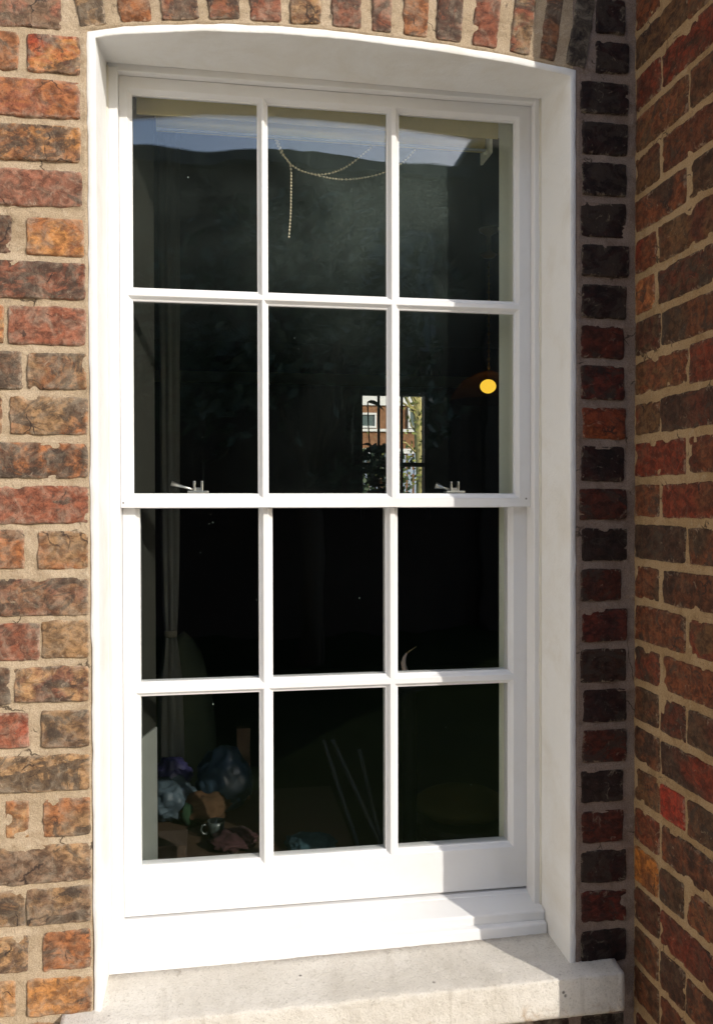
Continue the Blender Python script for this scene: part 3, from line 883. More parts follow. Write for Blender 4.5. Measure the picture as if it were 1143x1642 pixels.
# timber sill with its steps
bm = bmesh.new()
prof = [(0.30, -0.8190), (0.168, -0.8240), (0.160, -0.8270), (0.1585, -0.8285), (0.110, -0.8400), (0.1075, -0.8415), (0.1065, -0.8440), (0.1065, -0.8570), (0.1072, -0.8590),
        (0.1000, -0.8600), (0.0965, -0.8610), (0.0950, -0.8640), (0.0935, -0.8860), (0.30, -0.8860)]
r0 = [bm.verts.new((0.0148, y, z)) for y, z in prof]
r1 = [bm.verts.new((0.8452, y, z)) for y, z in prof]
n = len(prof)
for k in range(n):
    bm.faces.new((r0[k], r0[(k+1) % n], r1[(k+1) % n], r1[k]))
bm.faces.new(r0[::-1]); bm.faces.new(r1)
from_bm('timber_sill', bm, PAINT, WIN)
bm = bmesh.new()
for x, sgn in ((0.0152, 1), (0.8438, -1)):
    pts = []
    for k in range(60):
        z = -0.868+1.632*k/59
        w = float(fbm(np.array([[x, 3.0, z]]), 25, 3)[0])
        xx = x if sgn > 0 else 0.8462-0.0022*((z+0.87)/1.63)
        pts.append((xx+sgn*(.0004+w*.0008), 0.1262, z))
    tube(bm, pts, [0.0026+0.0008*float(vn(np.array([[x*50, 1.0, k*.9]]))[0]) for k in range(60)], 8)
from_bm('sealant_bead', bm, simple_mat('yellowed_sealant', (0.66, 0.62, 0.52), 0.5, 0.1, 30), WIN, True)
# brass-nickel fasteners on the inner meeting rail
def fastener(x, lever_dx, lever_z, wedge):
    bm = bmesh.new()
    z0, y0 = -0.0150, 0.186
    box(bm, x-0.019, x+0.021, y0-.008, y0+.012, z0, z0+0.0045, 0.0012)
    for dx in (-0.0062, 0.0082):
        box(bm, x+dx-0.0024, x+dx+0.0024, y0-.003, y0+.003, z0+0.0045, z0+0.0235, 0.0014)
    box(bm, x-0.0062, x+0.0082, y0-.002, y0+.002, z0+0.0045, z0+0.0105, 0.0008)
    f = from_bm('sash_fastener', bm, STEEL, WIN)
    lv = bmesh.new()
    tube(lv, [(x-0.006, y0+.004, z0+0.006), (x+lever_dx*.55, y0+.008, z0+.006+lever_z*.5), (x+lever_dx, y0+.010, z0+.006+lever_z)], [0.0028, 0.0024, 0.0052 if not wedge else 0.0075], 10)
    l = from_bm('lever', lv, STEEL, f, True)
    l.matrix_parent_inverse = f.matrix_basis.inverted()
fastener(0.1735, -0.050, 0.013, False)
fastener(0.6840, -0.036, 0.010, True)
# inner lining boards of the opening
bm = bmesh.new()
for xa, xb, xc in ((0.7868, 0.8380, 0.856),):
    vs = [bm.verts.new(p) for p in ((xa, .2095, -.90), (xb, .335, -.90), (xc, .335, -.90), (xc, .2095, -.90), (xa, .2095, .79), (xb, .335, .79), (xc, .335, .79), (xc, .2095, .79))]
    for ix in ((0, 1, 2, 3), (4, 7, 6, 5), (0, 4, 5, 1), (1, 5, 6, 2), (2, 6, 7, 3), (3, 7, 4, 0)): bm.faces.new([vs[i] for i in ix])
box(bm, 0.086, 0.7860, 0.2110, 0.335, 0.766, 0.79)
box(bm, 0.086, 0.7860, 0.2095, 0.36, -0.92, -0.872, 0.003)
from_bm('inner_lining', bm, CREAM, WIN)
bm = bmesh.new()
def prism(bm, quad, z0, z1):
    a = [bm.verts.new((x, y, z0)) for x, y in quad]; b = [bm.verts.new((x, y, z1)) for x, y in quad]
    bm.faces.new(a[::-1]); bm.faces.new(b)
    for k in range(4): bm.faces.new((a[k], a[(k+1) % 4], b[(k+1) % 4], b[k]))
prism(bm, ((.050, .2095), (.083, .335), (.011, .335), (.011, .2095)), -0.50, 0.79)
o = from_bm('shutter_board', bm, OLIVE_DARK, WIN)  # dark colour carries the lining's shade, as sun would reach this board
bm = bmesh.new()
prism(bm, ((.052, .2095), (.085, .335), (.011, .335), (.011, .2095)), -0.90, -0.502)
o = from_bm('shutter_board', bm, GREYGREEN, WIN)
o['label'] = 'paler grey lower board'

# ------------------------------------------------------------------ roller blind and its bead chain, just inside
BL = empty('roller_blind', (0.43, 0.245, 0.745), 'rolled up olive roller blind inside the top panes with a looped bead chain', 'blind')
bm = bmesh.new()
box(bm, 0.060, 0.7860, 0.2115, 0.2165, 0.7180, 0.7655, 0.001)
from_bm('fascia', bm, OLIVE_FABRIC, BL)
bm = bmesh.new()
tube(bm, [(0.095, 0.250, 0.722), (0.765, 0.250, 0.722)], 0.0185, 20)
from_bm('fabric_roll', bm, OLIVE_FABRIC, BL, True)
bm = bmesh.new()
box(bm, 0.097, 0.765, 0.2290, 0.2340, 0.6975, 0.7020, 0.0012)
from_bm('hem_bar', bm, simple_mat('pale_blind_bar', (0.30, 0.31, 0.31), 0.5), BL)
bm = bmesh.new()
box(bm, 0.7700, 0.7755, 0.2170, 0.285, 0.690, 0.7655, 0.001)
tube(bm, [(0.770, 0.240, 0.700), (0.762, 0.240, 0.700)], 0.006, 12)
from_bm('bracket', bm, CREAM, BL)
def beads(paths):
    bm = bmesh.new()
    for pts in paths:
        pts = [Vector(p) for p in pts]
        # catmull-rom resample
        fine = []
        P = [pts[0]]+pts+[pts[-1]]
        for i in range(1, len(P)-2):
            for s in np.linspace(0, 1, 24, endpoint=False):
                a, b, c, d = P[i-1], P[i], P[i+1], P[i+2]
                fine.append(0.5*((2*b)+(c-a)*s+(2*a-5*b+4*c-d)*s*s+(3*b-a-3*c+d)*s**3))
        fine.append(pts[-1])
        tube(bm, fine, 0.0005, 5)
        acc, last = 0.0, fine[0]
        for p in fine[1:]:
            acc += (p-last).length
            last = p
            if acc > 0.0060:
                acc = 0
                bmesh.ops.create_icosphere(bm, subdivisions=1, radius=0.0025, matrix=Matrix.Translation(p))
    return bm
ch = beads([[(0.316, .240, .735), (0.326, .240, .706), (0.340, .240, .672), (0.3585, .240, .648), (0.3600, .240, .600), (0.3590, .240, .55), (0.3555, .240, .503)],
            [(0.3585, .2410, .650), (0.385, .2410, .637), (0.425, .2410, .6335), (0.470, .2410, .650), (0.515, .2410, .686), (0.535, .2410, .707)],
            [(0.322, .2425, .735), (0.336, .2425, .69), (0.3585, .2425, .652), (0.400, .2425, .634), (0.470, .2425, .6265), (0.540, .2425, .641), (0.590, .2425, .668), (0.625, .2425, .706)]])
from_bm('bead_chain', ch, CHAIN_M, BL, True)

# ------------------------------------------------------------------ the room behind
def struct(name, bm, m):
    return tag(from_bm(name, bm, m), kind='structure')
bm = bmesh.new(); box(bm, -1.7, 3.0, 0.325, 6.8, -1.68, -1.60); struct('room_floor', bm, DARKWOOD)
bm = bmesh.new(); box(bm, -1.7, 3.0, 0.325, 6.8, 1.45, 1.55); struct('room_ceiling', bm, simple_mat('dim_ceiling_paint', (0.06, 0.065, 0.05), 0.9))
bm = bmesh.new()
box(bm, -1.7, -1.6, 0.325, 6.5, -1.6, 1.45); box(bm, 2.9, 3.0, 0.325, 6.5, -1.6, 1.45)
FX0, FX1, FZ0, FZ1 = 1.545, 2.205, -0.03, 1.01
box(bm, -1.7, FX0, 6.5, 6.75, -1.6, 1.45); box(bm, FX1, 3.0, 6.5, 6.75, -1.6, 1.45)
box(bm, FX0, FX1, 6.5, 6.75, FZ1, 1.45); box(bm, FX0, FX1, 6.5, 6.75, -1.6, FZ0)
struct('room_wall', bm, DARKWALL)
bm = bmesh.new(); box(bm, -1.6, 2.9, 6.46, 6.497, 1.065, 1.165, 0.004)
struct('picture_rail', bm, simple_mat('olive_rail_paint', (0.55, 0.56, 0.25), 0.7))
# far window
FWIN = empty('casement_window', (1.875, 6.5, FZ0), 'small far window with black bars on the other side of the dark room', 'window')
bm = bmesh.new()
for a in ((FX0, FX0+.03, FZ0, FZ1), (FX1-.03, FX1, FZ0, FZ1), (FX0+.03, FX1-.03, FZ1-.03, FZ1), (FX0+.03, FX1-.03, FZ0, FZ0+.04)):
    box(bm, a[0], a[1], 6.51, 6.57, a[2], a[3], 0.003)
from_bm('frame', bm, BLACKP, FWIN)
bm = bmesh.new()
for x in (1.733, 1.957): box(bm, x-.011, x+.011, 6.52, 6.55, FZ0+.04, FZ1-.03, 0.002)
box(bm, FX0+.03, FX1-.03, 6.515, 6.555, 0.305, 0.345, 0.002)
from_bm('glazing_bars', bm, BLACKP, FWIN)
bm = bmesh.new(); box(bm, FX0+.02, FX1-.02, 6.556, 6.560, FZ0+.02, FZ1-.02)
from_bm('glass', bm, GLASS_C, FWIN)
# pot plant on the far sill
PL = empty('houseplant', (1.68, 6.40, FZ0), 'dark drooping houseplant silhouetted against the far window', 'plant')
bm = bmesh.new(); lathe(bm, (1.68, 6.38, -0.0695), [(0.05, 0), (0.07, .02), (0.085, .12), (0.09, .14), (0.08, .14), (0.075, .12)], 20)
from_bm('pot', bm, simple_mat('terracotta', (0.12, 0.05, 0.03), 0.8), PL, True)
def leaf(bm, p, d, L, w, droop):
    d = Vector(d).normalized(); side = d.cross(Vector((0, 1, 0.2))).normalized()
    prev = None
    for k in range(6):
        s = k/5
        c = Vector(p)+d*L*s+Vector((0, 0, -droop*s*s))
        ww = w*math.sin(math.pi*min(1, .08+s*.92))+.001
        cur = [bm.verts.new(c-side*ww), bm.verts.new(c+Vector((0, .004, .004))), bm.verts.new(c+side*ww)]
        if prev:
            for q in (0, 1): bm.faces.new((prev[q], prev[q+1], cur[q+1], cur[q]))
        prev = cur
bm = bmesh.new()
for k in range(64):
    a = random.uniform(0, 2*math.pi)
    z = random.uniform(.06, .50)
    leaf(bm, (1.66+random.uniform(-.05, .08), 6.38+random.uniform(-.03, .03), z), (math.cos(a), math.sin(a)*.4, random.uniform(.0, .8)), random.uniform(.08, .17), random.uniform(.014, .03), random.uniform(.02, .1))
leaf(bm, (1.60, 6.38, .90), (1, 0, .25), .17, .022, .13)
from_bm('leaves', bm, simple_mat('dark_leaf', (0.02, 0.035, 0.012), 0.5), PL)
bm = bmesh.new()
tube(bm, [(1.68, 6.38, .03), (1.66, 6.38, .20), (1.67, 6.38, .42)], .008, 8); tube(bm, [(1.66, 6.38, .1), (1.61, 6.38, .6), (1.60, 6.38, .90)], .006, 8)
from_bm('stem', bm, simple_mat('dark_stem', (0.03, 0.025, 0.015), 0.8), PL)
# ledge the pot stands on
bm = bmesh.new(); box(bm, FX0-.05, FX1+.05, 6.28, 6.497, -0.10, -0.071, 0.004)
for x in (FX0, FX1-.03): box(bm, x, x+.03, 6.40, 6.497, -0.20, -0.1005)
o = from_bm('shelf', bm, DARKWOOD); tag(o, 'dark shelf under the far window', 'shelf')
# pendant lamp
LM = empty('pendant_lamp', (1.672, 3.0, 1.45), 'lit pendant lamp with amber shade hanging on a brass chain deep in the room', 'lamp')
BRASS = simple_mat('polished_brass', (0.60, 0.42, 0.15), 0.3, 0.1, metal=.35)
bm = bmesh.new(); lathe(bm, (1.672, 3.0, 1.29), [(0.005, 0), (0.03, .005), (0.045, .02), (0.02, .035), (0.012, .05), (0.012, .12), (0.05, .145), (0.055, .16)], 20)
from_bm('ceiling_rose', bm, BRASS, LM, True)
bm = bmesh.new()
for k in range(26):
    z = 0.70+k*0.0226
    t = bmesh.ops.create_icosphere(bm, subdivisions=1, radius=0.009, matrix=Matrix.Translation((1.672, 3.0, z)) @ Matrix.Diagonal((0.5 if k % 2 else 1, 1 if k % 2 else .5, 1.5, 1)))
from_bm('chain', bm, BRASS, LM, True)
bm = bmesh.new()
prof = [(r, z-.038) for r, z in ((0.025, .715), (0.06, .705), (0.14, .667), (0.19, .606), (0.215, .565), (0.218, .553), (0.212, .556), (0.185, .602), (0.136, .660), (0.06, .697), (0.025, .705))]
lathe(bm, (1.672, 3.0, 0), prof, 36)
ms, nt, ns, lk = nodes_of('amber_glass_shade')
ns.remove(ns['Principled BSDF'])
tl = N(nt, 'ShaderNodeBsdfTranslucent'); tl.inputs[0].default_value = (0.07, 0.03, 0.004, 1)
tp = N(nt, 'ShaderNodeBsdfTransparent'); tp.inputs[0].default_value = (1.0, 0.90, 0.62, 1)
mx = N(nt, 'ShaderNodeMixShader', i_Fac=0.55)
lk.new(tl.outputs[0], mx.inputs[1]); lk.new(tp.outputs[0], mx.inputs[2]); lk.new(mx.outputs[0], ns['Material Output'].inputs['Surface'])
from_bm('lamp_shade', bm, ms, LM, True)
bm = bmesh.new(); blob(bm, (1.668, 3.0, 0.596), (0.044, 0.044, 0.038), 3, 0.0)
from_bm('bulb', bm, mat_emit('warm_lamp_glow', (1.0, 0.74, 0.13), 2.2), LM, True)
# curtain
CU = empty('curtain', (0.076, 1.05, -1.6), 'narrow pale curtain gathered by a tieback behind the left panes', 'curtain')
bm = bmesh.new()
prof_z = [(1.44, .046), (1.0, .042), (.5, .039), (0.0, .036), (-.2, .034), (-.35, .029), (-.415, .023), (-.47, .030), (-.54, .042), (-.7, .05), (-1.2, .055), (-1.598, .06)]
rings = []
for z, r in prof_z:
    rings.append([bm.verts.new((0.076+.66*r*(1+.2*math.sin(7*t+z))*math.cos(t), 1.05+.5*r*(1+.2*math.sin(7*t+z))*math.sin(t), z)) for t in [2*math.pi*k/48 for k in range(48)]])
for a, b in zip(rings, rings[1:]):
    for k in range(48): bm.faces.new((a[k], a[(k+1) % 48], b[(k+1) % 48], b[k]))
bm.faces.new(rings[0]); bm.faces.new(rings[-1])
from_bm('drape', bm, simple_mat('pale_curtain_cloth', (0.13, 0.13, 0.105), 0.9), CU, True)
bm = bmesh.new(); lathe(bm, (0.076, 1.05, -.425), [(0.0165, 0), (0.019, .005), (0.019, .016), (0.0165, .02)], 24)
from_bm('tieback', bm, simple_mat('dim_cord', (0.2, 0.18, 0.12), 0.9), CU, True)
# armchair with a rounded back
AC = empty('armchair', (0.10, 1.35, -1.6), 'dark green armchair with a rounded back below the curtain', 'armchair')
AG = simple_mat('dark_green_upholstery', (0.10, 0.11, 0.06), 0.9)
bm = bmesh.new(); blob(bm, (0.095, 1.55, -0.93), (0.115, 0.07, 0.44), 3, .05); from_bm('back', bm, AG, AC, True)
bm = bmesh.new(); box(bm, -.08, .30, 1.10, 1.50, -1.28, -1.13, 0.03, 3); from_bm('seat', bm, AG, AC)
for x in (-.115, .335):
    bm = bmesh.new(); box(bm, x-.034, x+.034, 1.10, 1.60, -1.45, -0.98, 0.025, 3); from_bm('armrest', bm, AG, AC)
for x in (-.10, .32):
    for y in (1.15, 1.55):
        bm = bmesh.new(); tube(bm, [(x, y, -1.6), (x, y, -1.44)], [.014, .02], 10); from_bm('leg', bm, DARKWOOD, AC)
# low table under the window with things on it
TT = -0.862
TB = empty('low_table', (0.2, 0.7, -1.6), 'dark wooden table inside below the lower panes', 'table')
WOODM = simple_mat('brown_table_wood', (0.05, 0.03, 0.018), 0.5, 0.3, 6)
bm = bmesh.new(); box(bm, -0.06, 0.535, 0.42, 0.98, TT-.025, TT, 0.003); from_bm('tabletop', bm, WOODM, TB)
for x in (-.03, .505):
    for y in (.46, .94):
        bm = bmesh.new(); box(bm, x-.02, x+.02, y-.02, y+.02, -1.6, TT-.0255, .002); from_bm('leg', bm, WOODM, TB)
def solo(name, bm, m, label, cat, group=None, smooth=True):
    return tag(from_bm(name, bm, m, None, smooth), label, cat, group)
bm = bmesh.new(); blob(bm, (0.090, 0.78, TT+.052), (0.055, .05, .048), 4, .35, 2.2, 1.0, -.052)
solo('toy_bag', bm, simple_mat('pale_blue_plastic', (0.045, 0.065, 0.078), .5, .6, 60), 'crumpled pale blue plastic bag on the table behind the bottom left pane', 'bag')
bm = bmesh.new(); blob(bm, (0.085, 0.84, TT+.095), (0.045, .04, .045), 4, .35, 2.2, 4.0)
solo('toy_bag', bm, simple_mat('violet_plastic', (0.022, 0.02, 0.06), .4, .3, 60), 'violet bag squeezed behind the pale blue bag', 'bag')
bm = bmesh.new(); blob(bm, (0.172, 0.76, TT+.034), (0.056, .04, .034), 4, .42, 2.5, 7.0, -.034)
solo('soft_toy', bm, simple_mat('orange_plush', (0.05, 0.022, 0.005), .9, .3, 60), 'orange soft toy in the heap on the table', 'toy')
bm = bmesh.new(); blob(bm, (0.135, 0.735, TT+.03), (0.02, .02, .031), 3, .2, 2.5, 9.0, -.03)
solo('soft_toy', bm, simple_mat('green_plush', (0.008, 0.032, 0.01), .9, .3, 60), 'small green toy beside the orange soft toy', 'toy')
bm = bmesh.new(); blob(bm, (0.228, 0.84, TT+.080), (0.068, .06, .080), 4, .25, 2.2, 12.0, -.08)
solo('toy_bag', bm, simple_mat('teal_blue_plastic', (0.024, 0.042, 0.06), .35, .4, 50), 'teal blue bag at the back of the toy heap', 'bag')
bm = bmesh.new(); lathe(bm, (0.205, 0.64, TT+.001), [(0.012, 0), (0.018, .003), (0.021, .03), (0.022, .042), (0.0185, .042), (0.017, .01), (0.004, .006)], 24)
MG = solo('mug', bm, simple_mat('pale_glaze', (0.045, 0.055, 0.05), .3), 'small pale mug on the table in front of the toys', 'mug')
bm = bmesh.new(); tube(bm, [(0.1835+.001, .64, TT+.035), (.172, .64, TT+.033), (.168, .64, TT+.022), (.174, .64, TT+.012), (.1865, .64, TT+.011)], .003, 8)
h = from_bm('handle', bm, simple_mat('pale_glaze', (0.045, 0.055, 0.05), .3), MG, True)
bm = bmesh.new(); box(bm, 0.058, 0.137, 0.47, 0.56, TT+.001, TT+.047, .002); 
BX = solo('cardboard_box', bm, simple_mat('brown_cardboard', (0.05, 0.03, 0.018), .9), 'small brown cardboard box at the front of the table', 'box', None, False)
bm = bmesh.new(); box(bm, 0.056, 0.139, 0.468, 0.562, TT+.0475, TT+.0545, .001); from_bm('lid', bm, simple_mat('brown_cardboard', (0.05, 0.03, 0.018), .9), BX)
bm = bmesh.new(); blob(bm, (0.245, 0.58, TT+.016), (0.05, .05, .018), 4, .35, 3, 20., -.0155)
solo('cloth', bm, simple_mat('dark_red_cloth', (0.03, 0.007, 0.008), .9), 'crumpled dark red cloth on the table by the first glazing bar', 'cloth')
bm = bmesh.new(); blob(bm, (0.425, 0.53, TT+.014), (0.055, .05, .016), 4, .3, 3, 30., -.0135)
solo('cloth', bm, simple_mat('dark_teal_cloth', (0.018, 0.05, 0.06), .9), 'crumpled dark teal cloth on the table behind the bottom middle pane', 'cloth')
bm = bmesh.new(); box(bm, 0.262, 0.300, 0.90, 0.93, TT+.001, TT+.20, .002)
solo('wooden_block', bm, simple_mat('orange_brown_wood', (0.06, 0.028, 0.01), .6), 'upright orange brown wooden block behind the toy heap', 'block', None, False)
# white rods leaning on the table
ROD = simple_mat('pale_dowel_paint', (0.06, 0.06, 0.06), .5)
for k, (xt, zt, xb) in enumerate(((.507, -.712, .79), (.534, -.712, .93), (.612, -.745, .80))):
    bm = bmesh.new(); tube(bm, [(xt, .93, zt), (xb, .80-.0*k, -1.598)], .0065, 10)
    solo('rod', bm, ROD, ['thin pale rod nearest the toys, leaning left over the table edge', 'thin pale rod leaning at the flattest angle between two others',
                          'thin pale rod leaning nearest the second glazing bar'][k], 'rod', 'pale rods leaning inside the window')
# dark stand with a curved pale ornament
bm = bmesh.new(); lathe(bm, (0.684, 0.60, -1.6), [(0.12, 0), (0.12, .02), (0.02, .04), (0.018, 1.09), (0.07, 1.11), (0.07, 1.125)], 24)
solo('plant_stand', bm, BLACKP, 'slim dark stand under the curved pale ornament', 'stand')
OR = empty('ornament', (0.684, 0.60, -0.474), 'curved pale ornament with a thin raised neck behind the lower right pane', 'ornament')
bm = bmesh.new(); tube(bm, [(0.688, .60, -.470), (0.678, .60, -.462), (0.672, .60, -.450), (0.6695, .60, -.437), (0.672, .60, -.422), (0.678, .60, -.412)], [.007, .0075, .0075, .0065, .0045, .002], 12)
from_bm('body', bm, simple_mat('pale_pink_glaze', (0.75, 0.58, 0.48), .3), OR, True)
bm = bmesh.new(); tube(bm, [(0.678, .60, -.412), (0.690, .60, -.404), (0.703, .60, -.396)], [.0018, .0014, .0012], 8)
from_bm('neck', bm, simple_mat('dull_gold', (0.35, 0.26, 0.12), .5), OR, True)
# stool with an ochre cushion
ST = empty('stool', (1.0, 1.25, -1.6), 'dark wooden stool behind the bottom right pane', 'stool')
bm = bmesh.new(); lathe(bm, (1.0, 1.25, -1.12), [(0.15, 0), (0.16, .01), (0.16, .03), (0.15, .04)], 28); from_bm('seat', bm, DARKWOOD, ST)
for a in range(4):
    dx, dy = .11*math.cos(a*math.pi/2+.78), .11*math.sin(a*math.pi/2+.78)
    bm = bmesh.new(); tube(bm, [(1+dx*1.25, 1.25+dy*1.25, -1.6), (1+dx, 1.25+dy, -1.121)], .015, 10); from_bm('leg', bm, DARKWOOD, ST)
bm = bmesh.new(); blob(bm, (1.0, 1.25, -1.035), (0.15, .15, .05), 3, .1, 2, 3., -.044)
solo('cushion', bm, simple_mat('dark_ochre_cloth', (0.10, 0.075, 0.02), .9), 'dark ochre cushion on the stool', 'cushion')

# ------------------------------------------------------------------ outdoors: ground, street side, house beyond the far window
def ground():
    m, nt, ns, lk = nodes_of('stone_paving')
    b = ns['Principled BSDF']
    tc = N(nt, 'ShaderNodeTexCoord').outputs['Object']
    br = N(nt, 'ShaderNodeTexBrick', i_Scale=1.6)
    br.inputs['Color1'].default_value = (0.66, 0.60, 0.50, 1); br.inputs['Color2'].default_value = (0.60, 0.54, 0.45, 1); br.inputs['Mortar'].default_value = (0.18, 0.16, 0.13, 1)
    br.inputs['Mortar Size'].default_value = 0.012
    lk.new(tc, br.inputs['Vector'])
    c = mixc(nt, ramp(nt, noise(nt, tc, 3, 6, .6), .35, .7, 0, .6), br.outputs[0], (0.55, 0.49, 0.40))
    lk.new(c, b.inputs['Base Color'])
    b.inputs['Roughness'].default_value = 0.9
    lk.new(bump(nt, noise(nt, tc, 40, 5), .3, .01), b.inputs['Normal'])
    bm = bmesh.new()
    s = 250
    bm.faces.new([bm.verts.new(p) for p in ((-s, -s, -1.75), (s, -s, -1.75), (s, s, -1.75), (-s, s, -1.75))])
    struct('ground', bm, simple_mat('dark_grass_ground', (0.022, 0.030, 0.012), 0.95, 0.5, 3, 80, 0.6, 0, 0.02, 0.0))
    bm = bmesh.new()
    box(bm, -1.178, 7, -2.25, -0.002, -1.80, -1.72, 0.01)
    return struct('path', bm, m)
ground()
HB = mat_mortar('orange_house_brick', (0.24, 0.12, 0.06), (0.32, 0.17, 0.09), (0.18, 0.09, 0.05))
WHITE = simple_mat('white_render', (0.68, 0.66, 0.60), .8)
DG = simple_mat('dark_reflecting_pane', (0.05, 0.08, 0.075), .1)
HS = empty('brick_house', (3.5, 14, -1.75), 'orange brick house with white trim seen through the far window', 'house')
bm = bmesh.new(); box(bm, -5, 12, 14.0, 20, -1.75, 1.74); from_bm('wall', bm, HB, HS)
bm = bmesh.new(); box(bm, -5, 12, 13.96, 20, 1.742, 4.6); from_bm('rendered_upper_wall', bm, WHITE, HS)
bm = bmesh.new(); box(bm, -5, 12, 13.95, 13.998, 1.262, 1.31); box(bm, -5, 12, 13.95, 13.998, .86, .95); from_bm('string_course', bm, WHITE, HS)
bm = bmesh.new()
vs = [bm.verts.new(p) for p in ((-5.3, 13.6, 4.5), (12.3, 13.6, 4.5), (12.3, 20.4, 4.5), (-5.3, 20.4, 4.5), (-5.3, 17, 7), (12.3, 17, 7))]
for ix in ((0, 1, 5, 4), (2, 3, 4, 5), (0, 4, 3), (1, 2, 5), (0, 3, 2, 1)): bm.faces.new([vs[i] for i in ix])
rf = from_bm('roof', bm, simple_mat('grey_slate', (.10, .10, .11), .7), HS)
for x0, x1, z0, z1 in ((2.70, 3.10, 1.325, 1.60), (3.69, 3.97, 1.325, 1.72), (5.2, 6.0, .2, 1.2), (0.8, 1.6, .2, 1.2)):
    bm = bmesh.new()
    for a in ((x0, x0+.035, z0, z1), (x1-.035, x1, z0, z1), (x0+.035, x1-.035, z0, z0+.035), (x0+.035, x1-.035, z1-.035, z1)): box(bm, a[0], a[1], 13.93, 13.999, a[2], a[3])
    w_ = from_bm('window', bm, WHITE, HS)
    bm = bmesh.new(); box(bm, x0+.035, x1-.035, 13.97, 13.999, z0+.035, z1-.035)
    p_ = from_bm('pane', bm, DG, w_); p_.matrix_parent_inverse = w_.matrix_basis.inverted() @ p_.matrix_parent_inverse
# tree in front of it
TR = empty('street_tree', (3.18, 11, -1.75), 'pale barked tree standing in front of the orange brick house', 'tree')
bm = bmesh.new()
tube(bm, [(3.24, 11, -1.75), (3.23, 11, -.4), (3.225, 11, .3), (3.19, 11, .9), (3.17, 11, 1.5), (3.14, 11, 2.6), (3.1, 11, 3.8)], [.16, .10, .075, .07, .06, .05, .02], 12)
for p, q, r in (((3.18, 11, 1.2), (2.75, 11.1, 1.85), .03), ((3.16, 11, 1.6), (3.7, 10.9, 2.4), .035), ((3.13, 11, 2.4), (2.5, 11.1, 3.3), .03), ((3.2, 11, 1.0), (3.45, 11, 1.5), .02)):
    tube(bm, [p, tuple((a+b)/2+.03 for a, b in zip(p, q)), q], [r, r*.7, r*.3], 8)
for k in range(16):
    a = (3.18+random.uniform(-.02, .02), 11+random.uniform(-.05, .05), random.uniform(.6, 1.7))
    b = (a[0]+random.choice((-1, -1, 1))*random.uniform(.15, .45), 11+random.uniform(-.3, .1), a[2]+random.uniform(.1, .6))
    tube(bm, [a, ((a[0]+b[0])/2+random.uniform(-.05, .05), (a[1]+b[1])/2, (a[2]+b[2])/2+random.uniform(-.03, .08)), b], [.02, .013, .005], 6)
from_bm('trunk', bm, simple_mat('pale_yellow_bark', (0.40, 0.34, 0.13), .9, .3, 20), TR, True)
bm = bmesh.new()
for k in range(1700):
    d = Vector((random.gauss(0, 1), random.gauss(0, 1), random.gauss(0, 1))).normalized()*random.random()**.4
    c = Vector((3.1+d.x*1.2, 11+d.y*1.1, 3.2+d.z*1.1))
    if vn(np.array([[c.x*1.6, c.y*1.6, c.z*1.6]]))[0] < -.1: continue
    a = Vector((random.gauss(0, 1), random.gauss(0, 1), random.gauss(0, 1))).normalized()*.07
    b = a.cross(Vector((random.gauss(0, 1), random.gauss(0, 1), random.gauss(0, 1)))).normalized()*.035
    bm.faces.new([bm.verts.new(v) for v in (c-a, c+b, c+a, c-b)])
for k in range(420):
    c = Vector((3.15+random.gauss(0, .26), 10.9+random.gauss(0, .2), random.uniform(.2, 2.1)))
    a = Vector((random.gauss(0, 1), random.gauss(0, 1), random.gauss(0, 1))).normalized()*.035
    b = a.cross(Vector((random.gauss(0, 1), random.gauss(0, 1), random.gauss(0, 1)))).normalized()*.02
    bm.faces.new([bm.verts.new(v) for v in (c-a, c+b, c+a, c-b)])
from_bm('crown', bm, simple_mat('spring_leaf', (0.19, 0.20, 0.035), .6, .4, 3), TR)
# hedge and picket fence
bm = bmesh.new()
for k in range(4200):
    c = Vector((random.uniform(1.2, 3.15)+random.gauss(0, .10), random.uniform(11.6, 12.4), -1.75+2.6*random.random()**.7))
    if c.z > .75+.35*math.sin(c.x*4.7)+.25*random.random(): continue
    a = Vector((random.gauss(0, 1), random.gauss(0, 1), random.gauss(0, 1))).normalized()*.06
    b = a.cross(Vector((random.gauss(0, 1), random.gauss(0, 1), random.gauss(0, 1)))).normalized()*.035
    bm.faces.new([bm.verts.new(v) for v in (c-a, c+b, c+a, c-b)])
o = solo('hedge', bm, simple_mat('hedge_leaf', (0.045, 0.07, 0.022), .6, .5, 4), 'dark green hedge beside the pale barked tree beyond the far window', 'hedge', None, False)
FN = empty('picket_fence', (4, 12.8, -1.75), 'white picket fence in front of the orange brick house', 'fence')
bm = bmesh.new()
x = 2.0
while x < 7:
    box(bm, x, x+.07, 12.80, 12.82, -1.75, .80+.03*math.sin(x*9)); x += .11
from_bm('pickets', bm, simple_mat('bluish_white_paint', (.30, .35, .42), .6), FN)
bm = bmesh.new(); box(bm, 1.9, 7.1, 12.822, 12.86, .45, .52); box(bm, 1.9, 7.1, 12.822, 12.86, -1.2, -1.12); from_bm('rail', bm, simple_mat('bluish_white_paint', (.30, .35, .42), .6), FN)

bm = bmesh.new()
box(bm, -1.40, -1.18, -8.0, -0.03, -1.75, 3.6, 0.01)  # unseen wall added as a reflector to fill the shaded reveal and sash
cw = from_bm('bounce_wall', bm, mat_mortar('cream_wall_render', (0.76, 0.73, 0.67), (0.80, 0.77, 0.71), (0.70, 0.67, 0.61)))
tag(cw, 'cream rendered wall added out of view at the left to bounce sunlight onto the window', 'wall')
bm = bmesh.new(); box(bm, -1.44, -1.14, -8.03, -0.03, 3.602, 3.67, 0.008)
from_bm('coping', bm, STONE, cw)
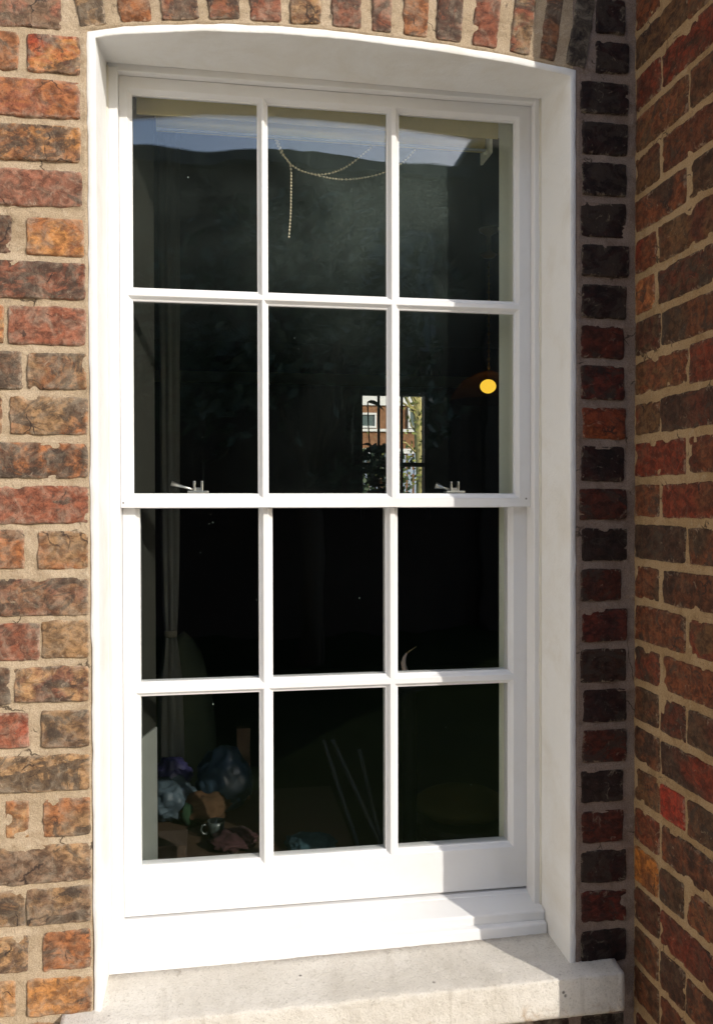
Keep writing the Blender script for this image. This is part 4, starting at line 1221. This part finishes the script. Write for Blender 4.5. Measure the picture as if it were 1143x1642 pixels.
# ------------------------------------------------------------------ the houses across the yard, behind the camera (seen in the glass)
OB = mat_mortar('dull_house_brick', (0.055, 0.040, 0.032), (0.07, 0.05, 0.04), (0.05, 0.038, 0.032))
OH = empty('brick_house', (-1, -9.2, -1.75), 'dark terraced brick house across the yard reflected in the window glass', 'house')
bm = bmesh.new(); box(bm, -7, 3.50, -15, -9.2, -1.75, 4.35); from_bm('wall', bm, OB, OH)
bm = bmesh.new(); box(bm, -7, 3.52, -9.198, -9.05, 4.22, 4.38); from_bm('gutter', bm, BLACKP, OH)
bm = bmesh.new()
vs = [bm.verts.new(p) for p in ((-7, -9.25, 4.352), (3.5, -9.25, 4.352), (3.5, -15, 4.352), (-7, -15, 4.352), (-7, -12, 5.1), (3.5, -12, 5.1))]
for ix in ((0, 1, 5, 4), (2, 3, 4, 5), (0, 4, 3), (1, 2, 5), (0, 3, 2, 1)): bm.faces.new([vs[i] for i in ix])
from_bm('roof', bm, simple_mat('grey_slate', (.10, .10, .11), .7), OH)
for x in (-4.2, -1.4, 2.55):
    for z in (2.0,) if x > 2 else (-0.9, 2.0):
        bm = bmesh.new()
        for a in ((x-.5, x-.42, z, z+1.5), (x+.42, x+.5, z, z+1.5), (x-.42, x+.42, z, z+.08), (x-.42, x+.42, z+1.42, z+1.5), (x-.42, x+.42, z+.71, z+.79)): box(bm, a[0], a[1], -9.198, -9.14, a[2], a[3])
        w_ = from_bm('window', bm, simple_mat('greyed_window_paint', (0.13, 0.15, 0.17), .7), OH)
        bm = bmesh.new(); box(bm, x-.42, x+.42, -9.198, -9.17, z+.08, z+1.42)
        p_ = from_bm('pane', bm, DG, w_); p_.matrix_parent_inverse = w_.matrix_basis.inverted() @ p_.matrix_parent_inverse
YT = empty('garden_tree', (1.2, -7.2, -1.75), 'dark leafy garden tree across the yard reflected in the upper panes', 'tree')
bm = bmesh.new()
tube(bm, [(1.2, -7.2, -1.75), (1.22, -7.2, -.6), (1.15, -7.2, .6), (1.1, -7.1, 2.0)], [.14, .11, .09, .03], 12)
for q in ((2.2, -7.0, 2.2), (.2, -7.3, 2.3), (1.6, -6.6, 2.3)): tube(bm, [(1.18, -7.2, .2), ((1.18+q[0])/2, (q[1]-7.2)/2, (q[2]+.5)/2), q], [.06, .045, .015], 8)
from_bm('trunk', bm, simple_mat('dark_bark', (0.06, 0.045, 0.03), .9), YT, True)
bm = bmesh.new()
for k in range(6500):
    d = Vector((random.gauss(0, 1), random.gauss(0, 1), random.gauss(0, 1))).normalized()*random.random()**.4
    c = Vector((1.2+d.x*1.9, -7.1+d.y*1.1, 1.65+d.z*1.55))
    if vn(np.array([[c.x*1.5, c.y*1.5, c.z*1.5]]))[0] < -.12: continue
    a = Vector((random.gauss(0, 1), random.gauss(0, 1), random.gauss(0, 1))).normalized()*.075
    b = a.cross(Vector((random.gauss(0, 1), random.gauss(0, 1), random.gauss(0, 1)))).normalized()*.04
    bm.faces.new([bm.verts.new(v) for v in (c-a, c+b, c+a, c-b)])
from_bm('crown', bm, simple_mat('dark_green_leaf', (0.05, 0.085, 0.05), .5, .5, 3), YT)
WG = empty('house_extension', (4.5, -9.2, -1.75), 'taller rendered block beside the dark terraced house behind the viewer', 'house')
bm = bmesh.new(); box(bm, 3.72, 4.5, -11, -9.1, -1.75, 4.85); from_bm('wall', bm, OB, WG)
bm = bmesh.new(); box(bm, 3.505, 3.715, -13, -9.3, -1.75, 4.05); from_bm('link_wall', bm, OB, WG)
bm = bmesh.new(); box(bm, 3.68, 4.54, -11.04, -9.06, 4.852, 4.92); from_bm('coping', bm, WHITE, WG)
